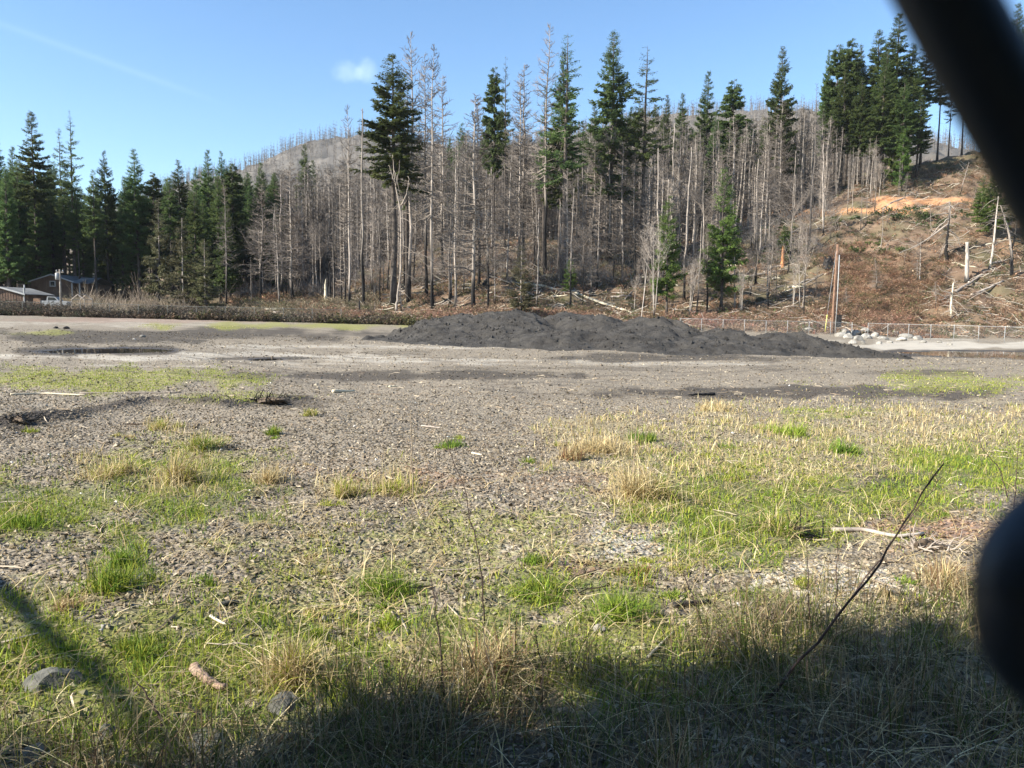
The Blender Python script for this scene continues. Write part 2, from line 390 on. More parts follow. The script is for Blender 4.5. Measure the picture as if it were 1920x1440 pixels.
P_DARK = [(300, 629, 360, 14, .9), (720, 704, 330, 9, .9), (950, 700, 140, 10, .5), (1250, 672, 280, 8, .8), (1500, 735, 420, 11, .95), (1720, 700, 130, 8, .7), (1780, 663, 200, 6, 1), (1100, 745, 260, 6, .4), (500, 672, 130, 4, .9), (700, 662, 160, 4, .5), (200, 658, 200, 8, .9), (1200, 690, 400, 5, .5), (1640, 905, 110, 24, .8), (1180, 730, 100, 6, .5), (470, 915, 90, 26, .6), (40, 790, 60, 16, 1), (500, 752, 110, 12, .8),
          (60, 1100, 80, 30, .2)]
P_PALE = [(330, 668, 420, 9, .6), (700, 650, 380, 5, .55), (560, 685, 400, 6, .35), (1150, 682, 400, 5, .5), (1800, 648, 330, 7, .8), (1700, 640, 200, 8, .5), (250, 606, 320, 8, .45), (1550, 1095, 170, 32, .9), (1210, 1020, 160, 36, .7), (1010, 1030, 120, 12, .5), (900, 676, 260, 4, .6), (1450, 660, 200, 4, .3)]
P_RED = [(420, 600, 600, 5, .6), (780, 900, 160, 24, .45), (1050, 905, 160, 20, .3), (1080, 1065, 60, 18, .6), (1740, 985, 120, 40, .7), (1230, 1000, 60, 30, .2), (650, 900, 80, 20, .3)]

P_LONG_SHADE = [(960, 1440, 1300, 170)]  # front strip whose soil gets painted shade under the long grass
def track_w(x, y):
    w = np.zeros(np.shape(x))
    for pl in TRACKS:
        c_ = [lot_hit(*q)[:2] for q in pl]; d_ = seg_dist(x, y, c_); w = np.maximum(w, np.exp(-((d_ - .85) / .17) ** 2))
    return w
TRACKS = [[(260, 690), (600, 712), (900, 716), (1300, 705), (1900, 684)], [(120, 642), (500, 680), (900, 722), (1300, 742), (1960, 752)], [(400, 640), (700, 668), (1100, 690), (1500, 694), (1960, 700)]]
def dune_rows():
    a = np.linspace(-40, 1.5, 24, endpoint=False); b = np.geomspace(1.5, 99, 560, endpoint=False); c = np.linspace(99, 330, 330, endpoint=False); d = np.geomspace(330, 1250, 60)
    return np.concatenate([a, b, c, d])
ys = dune_rows(); NI = 470; s_in = np.linspace(-1, 1, NI); s_out = np.linspace(0, 1, 26)[1:] ** 1.6
hw = .78 * np.maximum(ys, 2.6); ext = 45 + .55 * np.maximum(ys, 0)
X = np.concatenate([-(hw[:, None] + ext[:, None] * s_out[None, ::-1]), hw[:, None] * s_in[None], hw[:, None] + ext[:, None] * s_out[None]], 1)
Y = np.broadcast_to(ys[:, None], X.shape); Z = T(X, Y)
ny, nx = X.shape; idx = np.arange(ny * nx).reshape(ny, nx)
g = MB(); g.add(np.stack([X, Y, Z], -1), np.stack([idx[:-1, :-1], idx[:-1, 1:], idx[1:, 1:], idx[1:, :-1]], -1))
gm = g.mesh('ground', None, True)
px_, row_ = proj(X, Y, Z); okm = (Y > 1.2)
def gattr(name, arr):
    a = gm.attributes.new(name, 'FLOAT', 'POINT'); a.data.foreach_set('value', np.clip(arr, 0, 1).astype(np.float32).ravel())
lotw = np.clip((103 - Y) / 3, 0, 1)
for nme, pats, sd in (('moss', P_MOSS, 1), ('dark', P_DARK, 2), ('pale', P_PALE, 3), ('red', P_RED, 4), ('straw', P_STRAW, 5), ('green', P_GREEN, 6), ('long', P_LONG_SHADE, 8)):
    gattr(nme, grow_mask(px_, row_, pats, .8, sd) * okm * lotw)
gattr('rut', np.exp(-(seg_dist(X, Y, RUT) / .28) ** 2) * 1.2)
wet = pud_mask(X, Y, 1.25); gattr('wet', wet * 1.5)
gattr('hill', 1 - lotw); gattr('track', track_w(X, Y) * np.clip(.75 + 1.6 * fbm(X * .7, Y * .7, 3, 33), 0, 1) * (Y > 9) * lotw)
# bare orange cut in the hillside, in photo columns and rows
P_ORANGE = [(1740, 376, 110, 9, 1), (1640, 394, 90, 8, 1), (1770, 345, 50, 14, .25), (1480, 398, 50, 14, .6), (1560, 400, 70, 7, .5), (1900, 460, 40, 30, .4), (1830, 440, 60, 14, .35)]
P_RUST = [(1650, 545, 130, 70, .9), (1560, 600, 420, 22, .5), (1000, 585, 260, 14, .7), (600, 570, 260, 12, .4), (1850, 590, 130, 40, .6)]
gattr('orange', grow_mask(px_, row_, P_ORANGE, .7, 8) * (Y > 108) * (Y < 230)); gattr('rust', grow_mask(px_, row_, P_RUST, .8, 9) * (Y > 100) * (Y < 230))
gattr('far', np.clip((Y - 380) / 200, 0, 1))
m, nt, b = newmat('ground'); n = N(nt); tcn = n.add('ShaderNodeTexCoord'); ob = tcn.outputs['Object']
vor = n.add('ShaderNodeTexVoronoi'); vor.inputs['Scale'].default_value = 26; n.ln(ob, vor.inputs['Vector'])
vor2 = n.add('ShaderNodeTexVoronoi'); vor2.inputs['Scale'].default_value = 9; n.ln(ob, vor2.inputs['Vector'])
big = n.noise(.5, 6, ob, .65); med = n.noise(4, 6, ob, .65); fin = n.noise(30, 4, ob)
def A(name): return n.attr(name).outputs['Fac']
sep = n.add('ShaderNodeSeparateColor'); n.ln(vor.outputs['Color'], sep.inputs[0])
c = n.ramp(sep.outputs[0], [(.0, (.12, .096, .066)), (.5, (.225, .182, .128)), (1.0, (.36, .30, .22))])
c = n.mix(n.math('MULTIPLY', fin, .55), c, (.14, .12, .105))
c = n.mix(n.ramp(med, [(.4, (0, 0, 0)), (.62, (.5, .5, .5))]), c, (.265, .23, .178))
def wm(name, k=1.0, nz=med, lo=.25, hi=.6):
    mr = n.add('ShaderNodeMapRange'); n.ln(n.math('ADD', n.math('MULTIPLY', A(name), .75), n.math('MULTIPLY', n.math('SUBTRACT', nz, .5), 1.1)), mr.inputs[0])
    mr.inputs[1].default_value = lo; mr.inputs[2].default_value = hi; return n.math('MULTIPLY', mr.outputs[0], k)
mp = n.add('ShaderNodeMapping'); mp.inputs['Scale'].default_value = (.25, 1.4, 1); n.ln(ob, mp.inputs[0]); strk = n.noise(.8, 6, mp.outputs[0], .7)
c = n.mix(wm('pale', .8, strk), c, (.47, .425, .355))
c = n.mix(wm('dark', .92, strk), c, (.070, .058, .046))
c = n.mix(wm('red', .6), c, (.26, .15, .115))
c = n.mix(wm('moss', .8), c, n.ramp(fin, [(.3, (.15, .15, .035)), (.7, (.31, .30, .07))]))
c = n.mix(wm('straw', .5), c, (.30, .25, .13)); c = n.mix(wm('long', .8), c, (.075, .06, .04)); c = n.mix(wm('green', .6), c, (.10, .11, .035))  # the long mask paints shade into the front soil colour
c = n.mix(n.math('MULTIPLY', A('track'), .6), c, (.085, .07, .055)); c = n.mix(n.math('MULTIPLY', A('rut'), .8), c, (.05, .042, .036))
hillc = n.ramp(n.noise(.35, 6, ob, .7), [(.3, (.075, .05, .034)), (.5, (.155, .105, .07)), (.7, (.235, .17, .115))])
hillc = n.mix(n.ramp(n.noise(.12, 4, ob), [(.45, (0, 0, 0)), (.6, (.6, .6, .6))]), hillc, (.10, .10, .05))
hillc = n.mix(n.math('MULTIPLY', A('rust'), .75), hillc, n.ramp(med, [(.35, (.16, .095, .06)), (.65, (.31, .20, .13))]))
hillc = n.mix(wm('orange', .95), hillc, n.ramp(big, [(.35, (.36, .165, .075)), (.65, (.54, .30, .155))]))
hillc = n.mix(A('far'), hillc, n.ramp(n.noise(.012, 6, ob, .7), [(.35, (.075, .070, .062)), (.65, (.155, .138, .12))]))
c = n.mix(A('hill'), c, hillc)
c = n.mix(n.math('MULTIPLY', A('wet'), .7), c, (.045, .04, .036))
n.ln(c, b.inputs['Base Color']); n.ln(n.math('SUBTRACT', .95, n.math('MULTIPLY', A('wet'), .5)), b.inputs['Roughness'])
hh = n.math('ADD', n.math('MULTIPLY', vor.outputs['Distance'], -.6), n.math('ADD', n.math('MULTIPLY', fin, .5), n.math('MULTIPLY', vor2.outputs['Distance'], -.5)))
n.bump(hh, .9, .035, b)
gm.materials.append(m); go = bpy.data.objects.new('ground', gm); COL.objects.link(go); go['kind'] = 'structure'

# ------------------------------------------------------------------ puddles
M_water, nt, b = newmat('still water'); b.inputs['Base Color'].default_value = (.03, .027, .024, 1); b.inputs['Roughness'].default_value = .04; b.inputs['Specular IOR Level'].default_value = .6
for i, (cx, cy, rx, ry) in enumerate(PUDW):
    th = np.linspace(0, 2 * math.pi, 49)[:-1]; v = np.stack([cx + rx * 1.35 * np.cos(th), cy + ry * 1.4 * np.sin(th), np.full(48, 0.0)], -1)
    v = np.concatenate([v, [[cx, cy, 0]]]); o = MB().add(v, None, [[k, (k + 1) % 48, 48] for k in range(48)]).build('puddle', M_water, loc=(0, 0, plane_z(cx, cy) + .012))
    tag(o, ['long dark puddle of still water at the left of the lot', 'small dark puddle on the pale flat ground left of the gravel heap', 'shallow puddle at the right edge beyond the gravel heap'][i], 'puddle', kind='structure')

# ------------------------------------------------------------------ gravel heap
def heap_h(x, y):
    px, row = 960 + F * x / y, 0
    wx = x + fbm(x * .5, y * .5, 3, 51) * 1.4; wy = y + fbm(x * .5, y * .5, 3, 57) * 1.4
    h = np.full(np.shape(x), -.3)
    # (column, crest row, depth, half width in px, depth half width m)
    for (cpx, crow, cY, hw_, hd) in HEAPS:
        p = at(cpx, crow, cY); top = p[2] - plane_z(p[0], cY)
        dx = (wx - p[0]) / (hw_ / F * cY); dy = (wy - cY) / hd
        q = np.sqrt(dx ** 2 + dy ** 2)
        k = np.clip(1 - q, -.5, 1); k = np.where(k > 0, 1 - (1 - k) ** 1.35, k * .8)
        h = np.maximum(h, top * k)
    return h
HEAPS = [(872, 586, 50, 150, 8), (960, 582, 49, 190, 8), (1060, 584, 50, 170, 8), (1130, 590, 48, 150, 7), (1215, 594, 47, 130, 6), (1275, 597, 47, 60, 5),
         (1360, 617, 44, 150, 5), (1480, 618, 43.5, 120, 5), (1518, 624, 43, 75, 4), (1190, 612, 42.5, 170, 5), (1060, 616, 42, 180, 4), (960, 622, 44, 180, 4.5), (1320, 626, 41.5, 160, 4),
         (1585, 648, 41.5, 45, 1.2), (1425, 632, 41.5, 110, 3.5), (815, 616, 47, 70, 4), (745, 626, 47, 50, 1.6), (705, 628, 47, 26, .8), (1640, 653, 40, 50, .8), (1560, 634, 42, 90, 3)]
hx = np.linspace(-12, 24, 420); hy = np.linspace(34, 60, 300); HX, HY = np.meshgrid(hx, hy)
H = heap_h(HX, HY)
inn = np.clip(H / .3, 0, 1)
HZ = T(HX, HY) + H + inn * (fbm(HX * .9, HY * .9, 4, 61) * .24 + fbm(HX * 3, HY * 3, 3, 65) * .10 + np.abs(fbm(HX * .45, HY * .45, 3, 69)) * -.3)
keep = H > -.12; idx = np.arange(HX.size).reshape(HX.shape)
fq = np.stack([idx[:-1, :-1], idx[:-1, 1:], idx[1:, 1:], idx[1:, :-1]], -1); kk = keep[:-1, :-1] | keep[1:, 1:]
M_heap, nt, b = newmat('dark gravel'); n = N(nt); tcn = n.add('ShaderNodeTexCoord'); ob = tcn.outputs['Object']
f1 = n.noise(1.1, 6, ob, .7); f2 = n.noise(14, 5, ob, .7); c = n.ramp(f1, [(.36, (.034, .030, .026)), (.5, (.068, .061, .054)), (.66, (.12, .108, .094))])
c = n.mix(n.ramp(f2, [(.35, (.0, .0, .0)), (.75, (.6, .6, .6))]), c, (.13, .118, .104)); n.ln(c, b.inputs['Base Color']); b.inputs['Roughness'].default_value = .95
n.bump(n.math('ADD', f2, n.noise(45, 3, ob)), 1, .12, b)
hp = MB().add(np.stack([HX, HY, HZ], -1), fq[kk]).build('gravel_heap', M_heap, smooth=True)
rc = np.random.default_rng(55); ii = rc.choice(np.flatnonzero((H > .1).ravel()), 7000); cl_ = np.stack([HX, HY, HZ], -1).reshape(-1, 3)[ii] + rc.normal(0, .04, (7000, 3)) * [1, 1, 0]
O6 = np.array([[1, 0, 0], [-1, 0, 0], [0, 1, 0], [0, -1, 0], [0, 0, 1], [0, 0, -1.0]]); V_ = (O6[None] * rc.uniform(.5, 1.3, (7000, 6, 1)) + rc.normal(0, .2, (7000, 6, 3))) * (.02 + .10 * rc.random((7000, 1, 1)) ** 5) + cl_[:, None]
T8 = np.array([[0, 2, 4], [2, 1, 4], [1, 3, 4], [3, 0, 4], [2, 0, 5], [1, 2, 5], [3, 1, 5], [0, 3, 5]]); MB().add(V_.reshape(-1, 3), None, (T8[None] + np.arange(7000)[:, None, None] * 6).reshape(-1, 3)).build('loose_clods', M_heap, hp)['kind'] = 'stuff'
tag(hp, 'long low heap of dark grey gravel dumped in the middle of the lot', 'gravel heap')

# ------------------------------------------------------------------ tree meshes (several of each kind, copied later)
def unit(v): return v / (np.linalg.norm(v, axis=-1, keepdims=True) + 1e-9)
def trunk_mb(Hh, r, rs, lean=.3, broken=0.0, k=8, nseg=12):
    t = np.linspace(0, 1, nseg); wob = np.cumsum(rs.normal(0, 1, (nseg, 2)), 0) * lean / nseg; wob -= wob[0]
    P = np.stack([wob[:, 0], wob[:, 1], t * Hh - .5 * (t == 0)], -1); rad = r * ((1 - t) ** .8 * (1 - broken) + broken) + .012
    rad[0] *= 1.45; return P, rad
def pt(P, z):
    return np.stack([np.interp(z, P[:, 2], P[:, i]) for i in range(3)], -1)
def conifer(seed, Hh=30.0, cb=.35, wid=3.6, nb=130, droop=-.25, dens=1.0, power=.85, ragged=.3, tipup=.18, r=.34, mat=None, bark=None, spray=.42, deadlow=25):
    rs = np.random.default_rng(seed); P, rad = trunk_mb(Hh, r, rs, .5)
    tm = MB().tubes(P, rad, 9).mesh('trunk', bark or M_live, True)
    t = rs.uniform(0, 1, nb) ** .9; z = Hh * (cb + (1 - cb) * t) - .1
    L = wid * ((1 - t) ** power) * (1 - .35 * np.clip((.22 - t) / .22, 0, 1) * rs.uniform(0, 1.6, nb)) * rs.uniform(1 - ragged, 1 + ragged * .5, nb) + .30
    az = rs.uniform(0, 2 * math.pi, nb); dr = droop * (1 - t * 1.9) + rs.normal(0, .09, nb)
    s = np.linspace(0, 1, 6)
    hor = np.stack([np.cos(az), np.sin(az), 0 * az], -1); B = pt(P, z)[:, None] + hor[:, None] * (L[:, None] * s)[..., None]
    B[..., 2] += L[:, None] * (dr[:, None] * s + tipup * s ** 2.5)
    c = MB().tubes(B, (.012 + .018 * L[:, None]) * (1 - .85 * s), 3, caps=False)
    if deadlow:                       # bare dead branches under the living crown
        zz = rs.uniform(.12, cb, deadlow) * Hh; a2 = rs.uniform(0, 6.28, deadlow); l2 = rs.uniform(.6, wid * .75, deadlow)
        h2 = np.stack([np.cos(a2), np.sin(a2), rs.uniform(-.35, .1, deadlow)], -1); s3 = np.linspace(0, 1, 3)
        c.tubes(pt(P, zz)[:, None] + h2[:, None] * (l2[:, None] * s3)[..., None], .03 * (1 - .8 * s3)[None] * np.ones((deadlow, 1)), 3, caps=False)
    br = c.mesh('branches', M_twigd, False)
    # needle sprays
    ns = np.maximum((L * 84 * dens).astype(int), 5); ib = np.repeat(np.arange(nb), ns); m_ = len(ib)
    ss = rs.uniform(.12, 1, m_) ** .75; k5 = ss * 5; i0 = np.minimum(k5.astype(int), 4); fr = (k5 - i0)[:, None]
    base = B[ib, i0] * (1 - fr) + B[ib, i0 + 1] * fr
    fwd = unit(B[ib, i0 + 1] - B[ib, i0]); side = unit(np.cross(fwd, [0, 0, 1.0])); sg = rs.choice([-1, 1], m_)[:, None]
    dirn = unit(fwd * rs.uniform(.2, 1.1, (m_, 1)) + side * sg * rs.uniform(.1, 1, (m_, 1)) + np.array([0, 0, 1]) * rs.normal(-.30, .28, (m_, 1)))
    le = .98 * spray * rs.uniform(.6, 1.5, m_)[:, None] * (1.25 - .55 * ss[:, None]) * np.clip(L[ib, None] / 2.2, .45, 1.15)
    wv = unit(np.cross(dirn, rs.normal(0, .6, (m_, 3)) + np.array([0, 0, 1]))) * le * rs.uniform(.13, .26, (m_, 1))
    base = base + rs.normal(0, .10, (m_, 3))
    V = np.stack([base, base + dirn * le * .5 + wv, base + dirn * le, base + dirn * le * .5 - wv], 1)
    q = np.arange(m_ * 4).reshape(-1, 4); cm = MB().add(V, q).mesh('crown', mat or M_fir)
    return tm, br, cm
def deadtree(seed, Hh=22.0, cb=.15, wid=2.9, nb=130, tw=5, elev=.25, r=.19, bark=None, twig=None, broken=0.0, power=.7, low=False, thick=1.0):
    rs = np.random.default_rng(seed); P, rad = trunk_mb(Hh, r, rs, .9, broken); k = 5 if low else 8
    tm = MB().tubes(P, rad, k).mesh('trunk', bark or M_char, True)
    c = MB()
    if nb:
        t = rs.uniform(0, 1, nb); z = Hh * (cb + (1 - cb) * t) - .1; L = wid * (1 - t) ** power * rs.uniform(.35, 1.2, nb) + .25
        az = rs.uniform(0, 6.283, nb); s = np.linspace(0, 1, 4); e = elev * (t - .45) * 2 + rs.normal(0, .18, nb)
        hor = np.stack([np.cos(az), np.sin(az), 0 * az], -1); B = pt(P, z)[:, None] + hor[:, None] * (L[:, None] * s)[..., None]
        B[..., 2] += L[:, None] * (e[:, None] * s + .25 * s ** 2); B[:, 1:] += rs.normal(0, .05, (nb, 3, 3)) * L[:, None, None]
        c.tubes(B, thick * (.022 + .013 * L[:, None]) * (1 - .75 * s), 3, caps=False)
        if tw:
            m_ = nb * tw; ib = np.repeat(np.arange(nb), tw); f = rs.uniform(.25, 1, m_) * 3; i0 = np.minimum(f.astype(int), 2); fr = (f - i0)[:, None]
            b0 = B[ib, i0] * (1 - fr) + B[ib, i0 + 1] * fr; d = unit(unit(B[ib, i0 + 1] - B[ib, i0]) + rs.normal(0, .6, (m_, 3)) + [0, 0, .15])
            l = (L[ib] * rs.uniform(.18, .5, m_))[:, None, None]; s2 = np.linspace(0, 1, 3)
            Q = b0[:, None] + d[:, None] * l * s2[None, :, None]; Q[:, 2] += rs.normal(0, .05, (m_, 3))
            c.tubes(Q, thick * .019 * (1 - .6 * s2)[None] * np.ones((m_, 1)), 3, caps=False)
    return tm, (c.mesh('branches', twig or M_twig) if nb else None), None
def alder(seed, Hh=14.0, stems=1, bark=None, twig=None, r=.11, fork=.45, spread=.65, ntw=360):
    rs = np.random.default_rng(seed); c = MB(); tr_ = MB(); pts = []
    for k in range(stems):
        a = rs.uniform(0, 6.28); ln = rs.uniform(.0, .16) * (stems > 1) + .02; n_ = 8; t = np.linspace(0, 1, n_)
        Hs = Hh * rs.uniform(.75, 1); wob = np.cumsum(rs.normal(0, .06, (n_, 2)), 0) * Hh / 14
        P = np.stack([math.cos(a) * ln * Hs * t + wob[:, 0] - wob[0, 0], math.sin(a) * ln * Hs * t + wob[:, 1] - wob[0, 1], Hs * t - .3 * (t == 0)], -1)
        tr_.tubes(P, r * (1 - .85 * t) + .008, 6)
        nl = int(9 + 4 * rs.random()); zl = rs.uniform(fork, .95, nl) * Hs; al = rs.uniform(0, 6.28, nl); Ll = (Hs * (1.05 - zl / Hs)) * rs.uniform(.35, .8, nl) + .5
        s = np.linspace(0, 1, 5); hd = np.stack([np.cos(al), np.sin(al), np.zeros(nl)], -1)
        B = pt(P, zl)[:, None] + hd[:, None] * (Ll[:, None] * spread * (s + .5 * s * (1 - s)))[..., None]; B[..., 2] += Ll[:, None] * s * .95; B[:, 1:] += rs.normal(0, .07, (nl, 4, 3))
        c.tubes(B, (r * .42) * (1 - .85 * s)[None] * np.ones((nl, 1)), 4, caps=False)
        m_ = ntw // stems; ib = rs.integers(0, nl, m_); f = rs.uniform(.2, 1, m_) * 4; i0 = np.minimum(f.astype(int), 3); fr = (f - i0)[:, None]
        b0 = B[ib, i0] * (1 - fr) + B[ib, i0 + 1] * fr; d = unit(np.stack([rs.normal(0, .8, m_), rs.normal(0, .8, m_), rs.uniform(-.1, 1.1, m_)], -1)); s2 = np.linspace(0, 1, 3)
        l = rs.uniform(.4, 1.7, m_)[:, None, None] * Hh / 14
        c.tubes(b0[:, None] + d[:, None] * l * s2[None, :, None] + rs.normal(0, .04, (m_, 3, 3)) * (s2[None, :, None] > 0), .013 * (1 - .6 * s2)[None] * np.ones((m_, 1)), 3, caps=False)
    return tr_.mesh('trunk', bark or M_pale, True), c.mesh('branches', twig or M_twigp), None
HB = {}       # mesh set -> its build height
def plant(name, ms, p, Hw, H0, label, cat, group=None, wscale=1.0, rz=None, lean=(0, 0)):
    o = empty(name, p, random.uniform(0, 6.28) if rz is None else rz)
    s = Hw / H0; o.scale = (s * wscale, s * wscale, s); o.rotation_euler.x, o.rotation_euler.y = lean
    tag(o, label, cat, group)
    link_part('trunk', ms[0], o)
    if ms[1]: link_part('branches', ms[1], o)
    if ms[2]: link_part('crown', ms[2], o)
    return o
def top_height(p, toprow):
    lo, hi = .5, 90.0
    for _ in range(30):
        m_ = (lo + hi) / 2; r_ = proj(p[0], p[1], p[2] + m_)[1]
        if r_ > toprow: lo = m_
        else: hi = m_
    return lo
C_full = [conifer(100 + i, 30, .30, 3.9, 250, -.38, .66, .8, .45) for i in range(6)]
C_dense = [conifer(160 + i, 30, .16, 3.9, 270, -.38, .6, .8, .4, deadlow=8) for i in range(3)]
C_high = [conifer(110 + i, 34, .50, 3.6, 200, -.36, .64, .75, .5) for i in range(4)]
C_thin = [conifer(120 + i, 34, .42, 2.9, 120, -.2, .45, .7, .6, spray=.36) for i in range(3)]
C_low = [conifer(130 + i, 14, .12, 2.4, 130, -.20, 1.1, .75, spray=.34, r=.16, mat=M_firl, deadlow=0) for i in range(3)]
C_oliv = [conifer(140 + i, 14, .12, 2.6, 130, -.15, .55, .8, spray=.34, r=.13, mat=M_oliv, deadlow=0, bark=M_char) for i in range(3)]
C_round = [conifer(150 + i, 26, .38, 3.4, 170, .25, 1.2, .42, .25, .1) for i in range(2)]
D_full = [deadtree(200 + i, 22, .18, 3.3, 190, 8) for i in range(5)]
D_fine = [deadtree(210 + i, 24, .35, 2.7, 130, 8, elev=.5, twig=M_twig) for i in range(4)]
D_pole = [deadtree(220 + i, 20, .3, 1.3, 44, 3, r=.17, broken=.25) for i in range(4)]
D_dark = [deadtree(230 + i, 26, .45, 2.2, 70, 4, r=.25, bark=M_dark, twig=M_twigd) for i in range(3)]
M_greyb = barkmat('grey bark', (.18, .15, .125), (.33, .28, .235), (.04, .035, .03), 1.5)
D_pale = [deadtree(240 + i, 18, .35, 1.3, 50, 4, r=.13, bark=M_greyb, twig=M_twig) for i in range(3)]
A_bare = [alder(250 + i, 13, 1, M_pale, M_twigp) for i in range(4)]
A_mult = [alder(260 + i, 11, 3, M_pale, M_twigp, .07) for i in range(2)]
A_grey = [alder(270 + i, 15, 1, M_char, M_twig, .12, ntw=600) for i in range(3)]

# ------------------------------------------------------------------ trees that stand out, each placed in its own photo column
KIND = {'dense': (C_dense, 30), 'full': (C_full, 30), 'high': (C_high, 34), 'thin': (C_thin, 34), 'low': (C_low, 14), 'oliv': (C_oliv, 14), 'round': (C_round, 26), 'dfull': (D_full, 22), 'dfine': (D_fine, 24),
        'pole': (D_pole, 20), 'ddark': (D_dark, 26), 'dpale': (D_pale, 18), 'alder': (A_bare, 13), 'mult': (A_mult, 11), 'grey': (A_grey, 15)}
NM = {'dense': 'fir_tree', 'full': 'fir_tree', 'high': 'fir_tree', 'thin': 'fir_tree', 'low': 'young_fir', 'oliv': 'young_fir', 'round': 'fir_tree', 'alder': 'bare_alder', 'mult': 'bare_alder', 'grey': 'bare_alder'}
cnt = {}
def put(kind, px, top, Y, label, ws=1.0, group=None, var=None, lean=(0, 0), dx=0.0):
    if group:
        for a_, w_, d_ in ((1250, 24, 114), (1352, 26, 118), (738, 14, 122), (889, 14, 112), (811, 10, 114), (1567, 22, 200), (1467, 10, 138), (1517, 10, 142)):
            if abs(px - a_) < w_ and Y < d_: px = a_ + w_ * (1 if px > a_ else -1)
    ms, H0 = KIND[kind]; k = cnt.get(kind, 0); cnt[kind] = k + 1
    p = colY(px, Y); Hw = top_height(p, top) if top is not None else H0
    nm = NM.get(kind, 'dead_tree'); cat = {'fir_tree': 'fir tree', 'young_fir': 'young fir', 'bare_alder': 'bare tree', 'dead_tree': 'dead tree'}[nm]
    return plant(nm, ms[(k if var is None else var) % len(ms)], p, Hw, H0, label, cat, group, ws, lean=lean)
